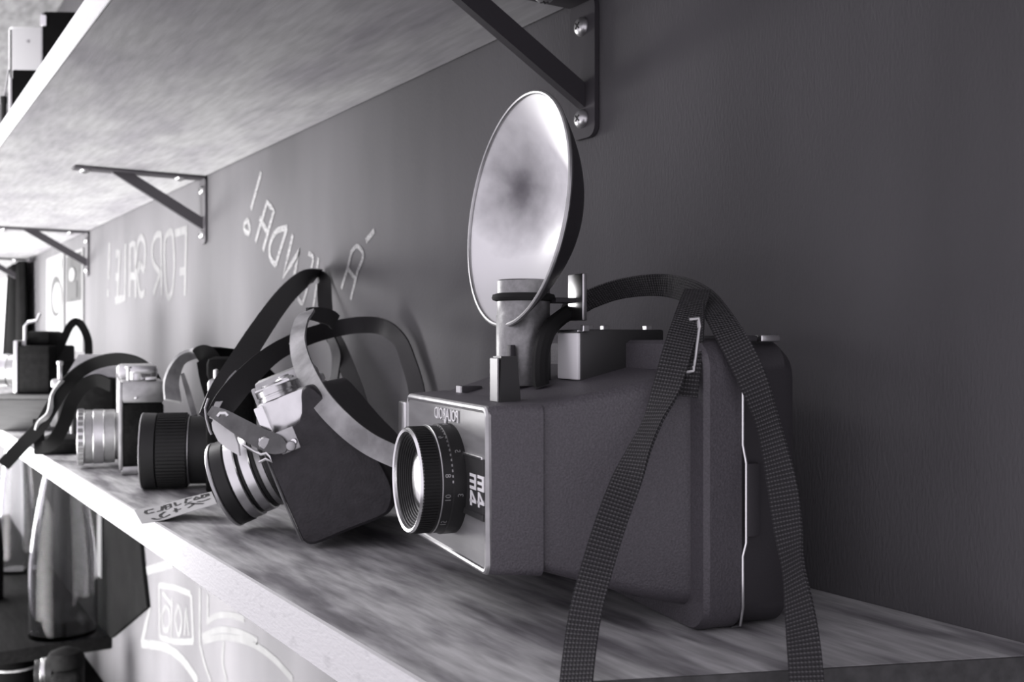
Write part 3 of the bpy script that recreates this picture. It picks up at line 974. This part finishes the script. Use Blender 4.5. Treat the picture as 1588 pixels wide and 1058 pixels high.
# its long leather straps, thrown up against the wall
mb = MB()
ribbon(mb, [(324, 650, 0.565, 10, 0.8), (345, 608, 0.60, 5), (372, 562, 0.66, 0), (405, 510, 0.73, 0), (440, 462, 0.81, 0), (470, 434, 0.88, 15), (492, 428, 0.93, 50)], 0.0150, 0.0018)
s_ = mb.build('shoulder_strap', M_strap, sl, True)
mb = MB()
ribbon(mb, [(492, 428, 0.932, 50), (502, 437, 0.92, 15), (504, 470, 0.90, 0), (508, 505, 0.88, 0), (526, 540, 0.85, 5), (542, 580, 0.82, 10), (556, 620, 0.80, 10), (566, 670, 0.78, 10)], 0.0125, 0.0018)
mb.build('shoulder_strap', M_strap, sl, True)
mb = MB()
ribbon(mb, [(330, 655, 0.566, 0, 0.8), (352, 622, 0.585, 5, 1.1), (385, 583, 0.63, 5, 1.1), (425, 548, 0.69, 5), (470, 525, 0.75, 5), (515, 511, 0.78, 5), (560, 504, 0.785, 5), (595, 508, 0.785, 15),
            (620, 528, 0.775, 35), (634, 562, 0.765, 30), (645, 600, 0.755, 25), (652, 650, 0.745, 20)], 0.0125, 0.0018)
mb.build('shoulder_strap', M_strap, sl, True)
mb = MB()
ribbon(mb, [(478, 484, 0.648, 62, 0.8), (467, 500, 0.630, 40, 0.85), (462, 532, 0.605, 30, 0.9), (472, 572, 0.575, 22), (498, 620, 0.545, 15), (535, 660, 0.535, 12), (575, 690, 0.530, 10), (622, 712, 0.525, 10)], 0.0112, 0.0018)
mb.build('worn_strap', M_strap_pale, sl, True, label='pale worn underside of the strap')  # lit face of this stretch put into a paler leather
mb = MB()
ribbon(mb, [(520, 500, 0.72, 20, 0.9), (512, 493, 0.70, 15, 0.9), (494, 488, 0.672, 10, 0.8), (477, 486, 0.650, 10, 0.6)], 0.0120, 0.0018)
mb.build('shoulder_strap', M_strap, sl, True)
mb = MB()
ribbon(mb, [(512, 520, 0.85, 60), (522, 550, 0.84, 50), (520, 580, 0.83, 60), (513, 606, 0.82, 50), (516, 630, 0.81, 50)], 0.0110, 0.0018)
mb.build('shoulder_strap', M_strap, sl, True)
for x, y, t in ((410, 511, 0.7385), (399, 528, 0.7120), (450, 533, 0.7180)):
    c = P(x, y, t)
    MB().lathe([(0.0009, -0.001), (0.0009, 0.0015), (0, 0.0016)], c, (cam.location - c), 10).build('punch_hole', M_flap, s_, True)
mb = MB()
ribbon(mb, [(328, 648, 0.563, 0, 0.6), (340, 622, 0.580, 0), (356, 592, 0.61, 0), (366, 577, 0.628, 0, 0.5)], 0.0036, 0.0015)
mb.build('strap_keeper', M_flap, sl, True)

# black long-lens camera behind it
c6x, c6z = (300 - 794) / F * 0.775, 0.775
bl = cam_root('reflex_camera', 'black camera with thick black lens lying behind the cased camera', c6x, c6z, 0.0, -0.97, -0.22)
MB().box((-0.045, -0.062, 0.0), (-0.012, 0.050, 0.074), 0.004).build('body', M_leather_far, bl)
MB().box((-0.043, -0.060, 0.072), (-0.013, 0.048, 0.083), 0.003).build('top_plate', M_dchrome, bl)
MB().box((-0.044, -0.020, 0.080), (-0.010, 0.014, 0.098), 0.005).build('prism_hump', M_leather_far, bl)
lens_rings(bl, -0.014, 0, 0.0285, [(M_lensblack, 0.0255, 0.0255, 0.016, 'lens_mount'), (M_dchrome, 0.0258, 0.0258, 0.0012, 'lens_mark'), (M_lensblack, 0.0272, 0.0272, 0.022, 'focus_ring'),
                                   (M_lensblack, 0.0278, 0.0282, 0.010, 'lens_hood'), (M_dchrome, 0.0283, 0.0283, 0.0010, 'hood_rim')], None)
mb = MB()
for i in range(60):
    a = 2 * math.pi * i / 60
    e = Vector((0, math.cos(a), math.sin(a))); f = Vector((0, -math.sin(a), math.cos(a)))
    mb.box((-0.0003, -0.010, -0.0006), (0.0008, 0.010, 0.0006), m=basis(Vector((0.0145, 0, 0.0285)) + e * 0.0272, e, Vector((1, 0, 0)), f))
o = mb.build('grip_ribs', M_rubber, bl)
o['kind'] = 'stuff'
MB().lathe([(0.002, 0), (0.002, 0.006), (0, 0.007)], (-0.018, 0.030, 0.083), (0, 0, 1), 12).build('release_button', M_chrome, bl)
mb = MB()
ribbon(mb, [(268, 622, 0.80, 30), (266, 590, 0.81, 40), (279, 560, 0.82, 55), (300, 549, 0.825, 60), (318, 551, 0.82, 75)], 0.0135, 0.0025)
mb.build('neck_strap', M_strap_pale, bl, True, label='pale lit loop of wide strap')  # light on the loop is put into the pale leather
mb = MB()
ribbon(mb, [(305, 552, 0.815, 40, 0.7), (320, 553, 0.812, 0, 0.9), (332, 585, 0.805, 0, 1.15), (344, 630, 0.795, 0, 1.1), (350, 665, 0.785, 0)], 0.0190, 0.0025)
mb.build('neck_strap', M_strap_far, bl, True)
mb = MB()
ribbon(mb, [(322, 552, 0.822, 30), (345, 556, 0.83, 10, 1.1), (375, 563, 0.84, 5, 1.2), (400, 580, 0.85, 5, 1.2), (425, 600, 0.85, 5)], 0.0160, 0.0025)
mb.build('neck_strap', M_strap_far, bl, True)
mb = MB()
ribbon(mb, [(283, 580, 0.812, 0, 0.7), (292, 610, 0.806, 0), (302, 645, 0.798, 0)], 0.0042, 0.002)
mb.build('strap_lining', M_tan, bl, True)

# chrome rangefinder with silver lens
f7 = Vector((-0.93, -0.37))
c7 = Vector((-0.3198, 0.843)) + Vector((-0.37, 0.93)) * 0.065
ch = cam_root('chrome_camera', 'chrome and black camera with silver lens at the shelf front edge', c7.x, c7.y, 0.0, f7.x, f7.y)
MB().box((-0.0335, -0.065, 0.0072), (-0.0004, 0.065, 0.0590), 0.0025).build('body', M_leather_far, ch)
MB().box((-0.0335, -0.0652, 0.0), (-0.0002, 0.0652, 0.0075), 0.0018).build('base_plate', M_dchrome, ch)
MB().box((-0.0340, -0.0655, 0.0588), (0.0005, 0.0655, 0.0775), 0.003).build('top_plate', M_dchrome, ch)
MB().box((-0.0020, -0.0652, 0.0040), (0.0012, 0.0652, 0.0765), 0.0010).build('front_trim', M_dchrome, ch)
MB().box((-0.031, -0.022, 0.0770), (0.002, 0.022, 0.0900), 0.004).build('viewfinder_hump', M_chrome, ch)
for x, y, r_, h in ((-0.013, 0.052, 0.0070, 0.0070), (-0.016, 0.036, 0.0090, 0.0065), (-0.016, -0.048, 0.0085, 0.0065)):
    MB().cyl((x, y, 0.077), (0, 0, 1), r_, h, 24).build('dial', M_chrome, ch)
MB().lathe([(0.0014, 0), (0.0014, 0.010), (0.0026, 0.0105), (0.0026, 0.012), (0, 0.0125)], (-0.006, 0.060, 0.077), (0, 0, 1), 14).build('release_button', M_trim, ch)
MB().box((-0.028, 0.046, 0.0775), (-0.019, 0.064, 0.0800), 0.0008).build('wind_lever', M_chrome, ch)
MB().lathe([(0.0014, 0), (0.0010, 0.001), (0, 0.0012)], (-0.012, 0.0655, 0.0635), (0, 1, 0), 10).build('strap_lug', M_trim, ch)
lens_rings(ch, 0.0005, 0, 0.0272, [(M_dchrome, 0.0205, 0.0205, 0.0030, 'lens_mount'), (M_dchrome, 0.0232, 0.0232, 0.0090, 'aperture_ring'), (M_chrome, 0.0236, 0.0236, 0.0090, 'focus_ring'),
                                   (M_dchrome, 0.0232, 0.0232, 0.0065, 'shutter_ring'), (M_chrome, 0.0240, 0.0240, 0.0060, 'front_ring')], None)
mb = MB()
for i in range(26):
    a = 2 * math.pi * (i + 0.3) / 26
    e = Vector((0, math.cos(a), math.sin(a))); f = Vector((0, -math.sin(a), math.cos(a)))
    mb.box((-0.0004, -0.0020, -0.0017), (0.0004, 0.0020, 0.0017), m=basis(Vector((0.031, 0, 0.0272)) + e * 0.0240, e, Vector((1, 0, 0)), f))
o = mb.build('ring_grips', M_greyink, ch)
o['kind'] = 'stuff'
mb = MB()
ribbon(mb, [(5, 722, 0.95, 0), (35, 690, 0.955, 0), (62, 662, 0.955, 5), (82, 628, 0.95, 10), (100, 600, 0.95, 15), (122, 578, 0.955, 20), (150, 563, 0.96, 25), (185, 557, 0.955, 25), (218, 566, 0.945, 30), (240, 590, 0.92, 40), (246, 625, 0.895, 50)], 0.0120, 0.002)
mb.build('neck_strap', M_strap_far, ch, True)
mb = MB()
ribbon(mb, [(60, 650, 0.98, 10, 0.8), (62, 690, 0.965, 10, 0.8), (80, 688, 0.957, 20), (98, 660, 0.957, 20), (110, 625, 0.957, 20), (128, 600, 0.958, 20), (150, 590, 0.96, 25), (172, 598, 0.955, 35)], 0.0125, 0.002)
mb.build('neck_strap', M_strap_far, ch, True)
mb = MB()
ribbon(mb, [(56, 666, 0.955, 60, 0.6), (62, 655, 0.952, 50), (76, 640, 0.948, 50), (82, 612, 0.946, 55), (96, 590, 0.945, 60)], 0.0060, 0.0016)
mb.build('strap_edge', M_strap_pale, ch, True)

# far end of the shelf: camera on a wooden box, small cases
wb = thing('wooden_box', 'low grey wooden box under the far chrome-edged camera', 'box', P(45, 610, 1.32) * 1.0)
wb.location.z = 0
wang = math.atan2(*reversed(CV(1, 0.0).xy))
wmx = Matrix.Translation(wb.location) @ Matrix.Rotation(wang, 4, 'Z')
wb.rotation_euler = (0, 0, wang)
MB().box((-0.020, -0.055, 0.0), (0.058, 0.065, 0.0385), 0.0015).build('body', M_box, wb)
MB().box((-0.021, -0.056, 0.0388), (0.059, 0.066, 0.0445), 0.0012).build('lid', M_box, wb)
f1 = cam_root('far_camera', 'black camera with chrome front standing on the wooden box', (62 - 794) / F * 1.32, 1.325, 0.0446, -1, -0.10)
MB().box((-0.026, -0.050, 0.0), (0.012, 0.050, 0.060), 0.003).build('body', M_leather_far, f1)
MB().box((0.0115, -0.051, 0.0), (0.0165, 0.051, 0.066), 0.0012).build('front_plate', M_chrome, f1)
MB().box((-0.020, -0.030, 0.0595), (0.010, 0.030, 0.078), 0.006).build('hood', M_leather_far, f1)
lens_rings(f1, 0.0165, 0, 0.028, [(M_lensblack, 0.021, 0.021, 0.010, 'lens_mount'), (M_dchrome, 0.020, 0.020, 0.012, 'focus_ring'), (M_chrome, 0.021, 0.021, 0.012, 'front_ring')], None)
MB().tube([(0.010, 0.030, 0.060), (0.010, 0.030, 0.084), (0.006, 0.030, 0.089), (-0.004, 0.030, 0.091), (-0.008, 0.030, 0.100)], 0.0022, 8).build('wind_crank', M_chrome, f1)
mb = MB()
ribbon(mb, [(84, 556, 1.30, 10), (97, 530, 1.31, 0), (108, 507, 1.32, 0), (118, 499, 1.325, 20), (128, 507, 1.33, 10), (137, 530, 1.33, 0), (137, 560, 1.32, 10)], 0.0095, 0.002)
mb.build('neck_strap', M_strap_far, f1, True)
mb = MB()
ribbon(mb, [(84, 556, 1.30, 10), (96, 566, 1.30, 0), (115, 564, 1.31, 10), (132, 556, 1.32, 10)], 0.0095, 0.002)
mb.build('neck_strap', M_strap_far, f1, True)
f2 = cam_root('folding_camera', 'camera with grey sloped housing behind the chrome camera and its strap', (135 - 794) / F * 1.16, 1.16, 0.0, -0.95, -0.35)
MB().box((-0.030, -0.055, 0.0), (0.012, 0.055, 0.070), 0.003).build('body', M_leather_far, f2)
MB().box((0.0115, -0.054, 0.002), (0.0150, 0.054, 0.074), 0.0012).build('front_plate', M_dchrome, f2)
loft(MB(), [[Vector((x, y, 0.0695)) for x, y in ((0.022, -0.026), (0.022, 0.022), (-0.030, 0.022), (-0.030, -0.026))],
            [Vector((x, y, 0.0950)) for x, y in ((0.008, -0.018), (0.008, 0.018), (-0.030, 0.018), (-0.030, -0.018))]]).build('sloped_housing', M_dchrome, f2, label='grey sloped metal housing')
MB().lathe([(0.0025, 0), (0.0025, 0.016), (0.0035, 0.017), (0.0035, 0.02), (0, 0.0205)], (0.026, 0.036, 0.068), (0, 0, 1), 12).build('post', M_chrome, f2)
MB().box((0.012, 0.026, 0.060), (0.034, 0.048, 0.069), 0.002).build('side_bracket', M_dchrome, f2)
lens_rings(f2, 0.0150, 0, 0.034, [(M_lensblack, 0.022, 0.022, 0.014, 'lens_mount'), (M_dchrome, 0.019, 0.019, 0.008, 'focus_ring')], None)
# flat dark case at the edge
fc = thing('flat_case', 'flat black case at the shelf edge under the dangling straps', 'case', onshelf(90, 705), (0, 0, math.atan2(*reversed(CV(0.98, 0.2).xy))))
MB().box((-0.022, -0.002, 0.0), (0.022, 0.060, 0.0130), 0.002).build('body', M_leather_far, fc)
MB().box((-0.0223, -0.0023, 0.0090), (0.0223, 0.0603, 0.0150), 0.002).build('lid', M_leather_far, fc)
# small pale box
pb = thing('film_box', 'small pale box with dark end, far end of the shelf', 'box', onshelf(4, 661), (0, 0, math.atan2(*reversed(CV(1.0, 0.1).xy))))
MB().box((-0.030, 0.002, 0.0), (0.016, 0.040, 0.030), 0.001).build('carton', M_whitebox, pb)
MB().box((0.0155, 0.0015, 0.0), (0.0300, 0.0405, 0.0290), 0.001).build('sleeve', M_curtain, pb)

# paper tag hanging over the front edge
pt = thing('paper_tag', 'handwritten white paper tag curling over the shelf front edge', 'tag', onshelf(225, 800))
top_e = [onshelf(208, 792, 0.0014), P(252, 783.5, 0.665), P(290, 773, 0.660), P(328, 763.5, 0.655)]
bot_e = [P(220, 813, 0.6265), P(254, 807, 0.628), P(293, 795, 0.628), P(336, 782, 0.626)]


def lerp_list(l, s):
    s *= len(l) - 1
    i = min(int(s), len(l) - 2)
    return l[i].lerp(l[i + 1], s - i)


def tagpt(a, b_, off=0.0):
    p = lerp_list(top_e, a).lerp(lerp_list(bot_e, a), b_)
    return p + Vector((0, 0, off))


mb = MB()
g = [[(mb.bm.verts.new(tagpt(i / 12, j / 4, 0.0)), mb.bm.verts.new(tagpt(i / 12, j / 4, 0.0004))) for j in range(5)] for i in range(13)]
for i in range(12):
    for j in range(4):
        mb.bm.faces.new((g[i][j][1], g[i + 1][j][1], g[i + 1][j + 1][1], g[i][j + 1][1]))
        mb.bm.faces.new((g[i][j][0], g[i][j + 1][0], g[i + 1][j + 1][0], g[i + 1][j][0]))
for i in range(12):
    for j in (0, 4):
        mb.bm.faces.new((g[i][j][0], g[i + 1][j][0], g[i + 1][j][1], g[i][j][1]))
for j in range(4):
    for i in (0, 12):
        mb.bm.faces.new((g[i][j][0], g[i][j + 1][0], g[i][j + 1][1], g[i][j][1]))
mb.build('paper', M_paper2, pt, True)
tp = lambda x, y: tagpt(x, y, 0.0006)
mb = MB()
flat_strokes(mb, [[(0.13, 0.22), (0.11, 0.35), (0.13, 0.45), (0.22, 0.42)], [(0.13, 0.22), (0.22, 0.20)], [(0.25, 0.42), (0.32, 0.42), (0.33, 0.15)], [(0.36, 0.12), (0.38, 0.42), (0.45, 0.38), (0.44, 0.12), (0.36, 0.12)],
                  [(0.37, 0.27), (0.44, 0.25)], [(0.50, 0.12), (0.51, 0.36), (0.58, 0.32)], [(0.66, 0.10), (0.64, 0.38), (0.72, 0.36)], [(0.66, 0.10), (0.73, 0.10)],
                  [(0.76, 0.34), (0.78, 0.10), (0.84, 0.32), (0.77, 0.30)], [(0.87, 0.10), (0.86, 0.32), (0.92, 0.30), (0.92, 0.10), (0.87, 0.10)], [(0.95, 0.10), (0.95, 0.30)],
                  ['s', (0.36, 0.55), (0.29, 0.72), (0.33, 0.88), (0.42, 0.82)], [(0.50, 0.52), (0.51, 0.80)], [(0.46, 0.66), (0.57, 0.64)], ['s', (0.62, 0.50), (0.70, 0.46), (0.73, 0.62), (0.66, 0.75)],
                  ['s', (0.70, 0.45), (0.78, 0.62), (0.86, 0.74)], ['s', (0.78, 0.48), (0.86, 0.55), (0.95, 0.52)], ['s', (0.17, 0.80), (0.22, 0.90), (0.29, 0.93)]], tp, 0.0021, (0, 0, 1), 0.0002)
mb.build('handwriting', M_pic, pt, True, label='dark handwriting')

# ------------------------------------------------------------------ far part of the wall between the shelves
def poster(name, label, px0, px1, y0, y1, m, pic=None):
    a, b_ = onwall(px0, y0), onwall(px1, y0)
    z1, z0 = a.z, onwall((px0 + px1) / 2, y1).z
    t_ = thing(name, label, 'poster', ((a.x + b_.x) / 2, -0.001, z0))
    MB().box((a.x, -0.0030, z0), (b_.x, -0.0005, z1)).build('sheet', m, t_, True)
    for ly, (u0, u1, v0, v1, mm, kind) in enumerate(pic or []):
        yb = -0.0031 - ly * 0.0009
        xa, xb = a.x + (b_.x - a.x) * u0, a.x + (b_.x - a.x) * u1
        za, zb = z0 + (z1 - z0) * v0, z0 + (z1 - z0) * v1
        if kind == 'o':
            n = 18
            poly = [Vector(((xa + xb) / 2 + (xb - xa) / 2 * math.cos(2 * math.pi * i / n), yb, (za + zb) / 2 + (zb - za) / 2 * math.sin(2 * math.pi * i / n))) for i in range(n)]
            MB().prism(poly, (0, -0.0006, 0)).build('printed_shape', mm, t_, True)
        else:
            MB().box((xa, yb - 0.0006, za), (xb, yb, zb)).build('printed_shape', mm, t_, True)
    return t_


poster('wall_poster', 'white poster with a faint grey oval portrait beside the dark cloth', 74, 101, 402, 560, M_paper,
       [(0.30, 0.85, 0.42, 0.80, M_pic, 'o'), (0.42, 0.95, 0.45, 0.74, M_paper, 'o'), (0.25, 0.9, 0.86, 0.94, M_white, 'b')])
poster('wall_poster', 'narrow poster with dark photograph, under the bracket left of FOR SALE', 105, 131, 395, 545, M_paper,
       [(0.05, 0.92, 0.50, 0.97, M_pic, 'b'), (0.1, 0.7, 0.53, 0.70, M_ink, 'b'), (0.25, 0.62, 0.70, 0.84, M_paper, 'o')])
poster('wall_poster', 'large white sheet on the wall left of the dark cloth', -60, 29, 400, 620, M_paper, [(0.72, 0.9, 0.1, 0.7, M_flap, 'b')])
a, b_ = onwall(33, 398), onwall(54, 398)
dc = thing('hanging_cloth', 'long dark cloth hanging between white sheet and poster', 'cloth', ((a.x + b_.x) / 2, -0.02, -0.1))
mb = MB()
n = 26
rows = []
for k in range(2):
    z = (ZU - 0.012) if k == 0 else -0.10
    w0 = a.x if k == 0 else a.x - 0.22
    w1 = b_.x if k == 0 else b_.x + 0.04
    rows.append([Vector((w0 + (w1 - w0) * i / n, -0.022 + 0.010 * math.sin(i * 1.7), z)) for i in range(n + 1)])
for off in (0, 0.003):
    vv = [[mb.bm.verts.new(p + Vector((0, -off, 0))) for p in r_] for r_ in rows]
    for i in range(n):
        mb.bm.faces.new((vv[0][i], vv[0][i + 1], vv[1][i + 1], vv[1][i]))
mb.build('cloth', M_curtain, dc, True, angle=80)
MB().tube([(a.x - 0.03, -0.012, ZU - 0.010), (b_.x + 0.03, -0.012, ZU - 0.010)], 0.005, 10).build('rod', M_bracket, dc, True)

# ------------------------------------------------------------------ things standing on the upper shelf
ZT = ZU + 0.0215


def on_upper(px, Y):
    p = onplane(px, 300, (0, Y, 0), Vector((0, 1, 0)))
    return p.x


def zat(px, py, Y):
    return onplane(px, py, (0, Y, 0), Vector((0, 1, 0))).z


def facing_box(name, label, cat, px0, px1, pytop, t, depth):
    """a box on the upper shelf whose end faces along the shelf; local x across, y away"""
    v = CV(1.0, 0.06)
    p = P((px0 + px1) / 2, 300, t)
    t_ = thing(name, label, cat, (p.x, p.y, ZT), (0, 0, math.atan2(v.y, v.x)))
    return t_, (px1 - px0) / F * t / 2, HC + (529 - pytop) / F * t - ZT


us = thing('wall_shelf', 'highest plank shelf seen from below at the top left', 'shelf', (-2.3, 0, 0.80))
MB().box((-3.5, -0.230, 0.800), (-1.25, -0.0005, 0.822)).build('board', M_greyboard, us, True)
MB().box((-3.5, -0.232, 0.7997), (-1.25, -0.230, 0.8223), 0.0006, 1).build('front_edge', M_edge, us, True)
wt, hw_, h_ = facing_box('enamel_cabinet', 'white enamel box with rounded corners on the upper shelf', 'box', 12, 92, 40, 1.70, 0.1)
MB().box((-hw_, 0, 0), (hw_, 0.10, h_), 0.008, 4).build('housing', M_whitebox, wt)
MB().box((-hw_ + 0.008, -0.0015, 0.004), (hw_ - 0.004, 0.001, h_ - 0.004), 0.004, 3).build('front_panel', M_whitebox, wt)
MB().box((-hw_ + 0.0045, -0.001, 0.004), (-hw_ + 0.0075, 0.0005, h_ - 0.006), 0.0005, 1).build('seal', M_curtain, wt)
for u_ in (-0.008, 0.016):
    MB().lathe([(0.003, 0), (0.0025, 0.001), (0, 0.0014)], (u_, -0.0015, h_ - 0.026), (0, -1, 0), 12).build('screw', M_dchrome, wt)
dk, hw_, h_ = facing_box('speaker_box', 'tall black box with a metal corner beside the white box up top', 'speaker', 66, 140, 17, 1.40, 0.1)
MB().box((-hw_, 0, 0), (hw_, 0.09, h_), 0.005, 3).build('housing', M_curtain, dk)
MB().box((-hw_ - 0.0015, -0.0015, 0.002), (-hw_ + 0.0015, 0.004, h_ - 0.003), 0.001).build('corner_guard', M_dchrome, dk)
MB().box((-hw_ - 0.002, -0.003, h_ - 0.022), (-hw_ + 0.007, 0.003, h_ - 0.006), 0.002).build('corner_cap', M_chrome, dk)
dk2, hw_, h_ = facing_box('small_case', 'small black box in front of the white box up top', 'box', 19, 62, 108, 1.25, 0.05)
MB().box((-hw_, 0, 0), (hw_, 0.06, h_), 0.002).build('housing', M_curtain, dk2)
MB().box((-hw_ - 0.0025, -0.001, 0.0), (-hw_ + 0.0005, 0.006, h_ - 0.01), 0.0008).build('edge_strip', M_dchrome, dk2)
pp = P(6, 300, 1.2)
pk = thing('pole', 'dark upright rod beside the small black box up top', 'rod', (pp.x, pp.y, ZT))
hp = HC + (529 - 150) / F * 1.2 - ZT
MB().lathe([(0, 0), (0.008, 0), (0.008, 0.003), (0.0028, 0.004), (0.0028, hp - 0.008), (0.0035, hp - 0.007), (0.0035, hp), (0, hp)], (0, 0, 0), (0, 0, 1), 16).build('rod', M_rubber, pk)
MB().tube([(0, 0, hp - 0.002), (0.004, 0.002, hp + 0.012), (0.010, 0.004, hp + 0.030)], 0.0012, 8).build('rod_tip', M_dchrome, pk)

# ------------------------------------------------------------------ lower display shelf with bottles
ZB = -0.375
X2 = -1.786
bs = thing('display_shelf', 'dark wooden shelf below carrying the glass bottles', 'shelf', (-2.4, 0, ZB))
MB().box((-3.2, -0.215, ZB - 0.022), (X2, -0.0005, ZB), 0.002).build('board', M_darkwood, bs, True)
MB().box((-3.2, -0.222, ZB - 0.024), (X2 + 0.001, -0.2152, ZB + 0.004), 0.001).build('front_edge', M_darkwood, bs, True)


def bottle(name, label, px, r_, h, y, prof=None, m=M_glass, grp='glass bottles on the dark display shelf'):
    p = onplane(px, 900, (0, y, 0), Vector((0, 1, 0)))
    t_ = thing(name, label, 'bottle', (p.x, y, ZB), group=grp)
    prof = prof or [(0.96, 0.0), (1.0, 0.02), (1.0, 0.30), (0.92, 0.45), (0.76, 0.62), (0.55, 0.78), (0.40, 0.88), (0.36, 0.96), (0.40, 1.0)]
    outer = [(a * r_, b2 * h) for a, b2 in crom(prof, 4)]
    inner = [(max(a - 0.0028, 0.001), max(b2, 0.007)) for a, b2 in outer][::-1]
    MB().lathe([(0, 0.0)] + outer + inner + [(0, 0.0075)], (0, 0, 0), (0, 0, 1), 48).build('glass', m, t_)
    return t_


bottle('glass_bottle', 'wide clear glass bottle at the right end of the dark shelf', 98, 0.0530, 0.345, -0.066)
bottle('glass_bottle', 'slim clear glass bottle left of the wide glass bottle', 26, 0.034, 0.36, -0.070)
M_dark_glass = mat('dark_bottle_glass', 0.012, 0.12, spec=0.6)
bottle('dark_bottle', 'dark glass bottle at the left edge, beside the slim clear bottle', -22, 0.030, 0.27, -0.150, m=M_dark_glass)
p = onplane(56, 880, (0, -0.03, 0), Vector((0, 1, 0)))
dkb = thing('backing_board', 'dark board with slanted corner on the wall behind the glass bottles', 'board', (p.x, -0.02, ZB))
bp_ = [onwall(x, y, 0.001) for x, y in ((222, 835), (226, 880), (233, 942), (183, 984))]
bp_ += [Vector((bp_[3].x - 0.03, -0.001, ZB + 0.001)), Vector((-2.75, -0.001, ZB + 0.001)), Vector((-2.75, -0.001, -0.03)), Vector((bp_[0].x, -0.001, -0.03))]
MB().prism(bp_, (0, -0.005, 0)).build('panel', M_curtain, dkb, True)  # thin dark shape laid flat on the wall, lower corner slanted
p = onplane(158, 860, (0, -0.004, 0), Vector((0, 1, 0)))
ps = tag(MB().box((p.x - 0.020, -0.0080, -0.29), (p.x + 0.014, -0.0064, -0.10)).build('paper_strip', M_paper), 'narrow pale paper strip on the wall right of the wide bottle', 'paper')

# camera on the lowest shelf
ZL = -0.470
ls = thing('display_shelf', 'lowest shelf mostly below the frame under the dark display shelf', 'shelf', (-2.2, 0, ZL))
MB().box((-3.0, -0.215, ZL - 0.025), (-1.45, -0.0005, ZL), 0.002).build('board', M_darkwood, ls, True)
lc = cam_root('cine_camera', 'round black camera with silver ring, below the dark display shelf', (95 - 794) / F * 1.52, 1.52, ZL, -0.9, -0.3)
MB().box((-0.030, -0.040, 0.0), (0.012, 0.035, 0.100), 0.010, 3).build('body', M_leather_far, lc)
MB().lathe([(0, 0), (0.024, 0), (0.026, 0.004), (0.026, 0.016), (0.022, 0.024), (0.010, 0.029), (0, 0.030)], (-0.006, 0.0, 0.098), (0, 0, 1), 32).build('round_top', M_leather_far, lc)
lens_rings(lc, 0.0110, 0, 0.096, [(M_lensblack, 0.020, 0.020, 0.010, 'lens_mount'), (M_chrome, 0.019, 0.019, 0.006, 'focus_ring'), (M_lensblack, 0.017, 0.017, 0.008, 'front_ring')], None)
p = onplane(25, 1050, (0, -0.13, 0), Vector((0, 1, 0)))
sc = thing('lens_pouch', 'dark soft pouch beside the round black camera, bottom left', 'pouch', (p.x, -0.13, ZL))
MB().lathe([(0, 0), (0.040, 0), (0.046, 0.010), (0.044, 0.026), (0.034, 0.042), (0.018, 0.052), (0, 0.055)], (0, 0, 0), (0, 0, 1), 28).build('bag', M_curtain, sc)
MB().tube([(0.037 * math.cos(a), 0.037 * math.sin(a), 0.038) for a in [2 * math.pi * i / 24 for i in range(24)]], 0.002, 6, True).build('drawstring', M_strap_pale, sc)
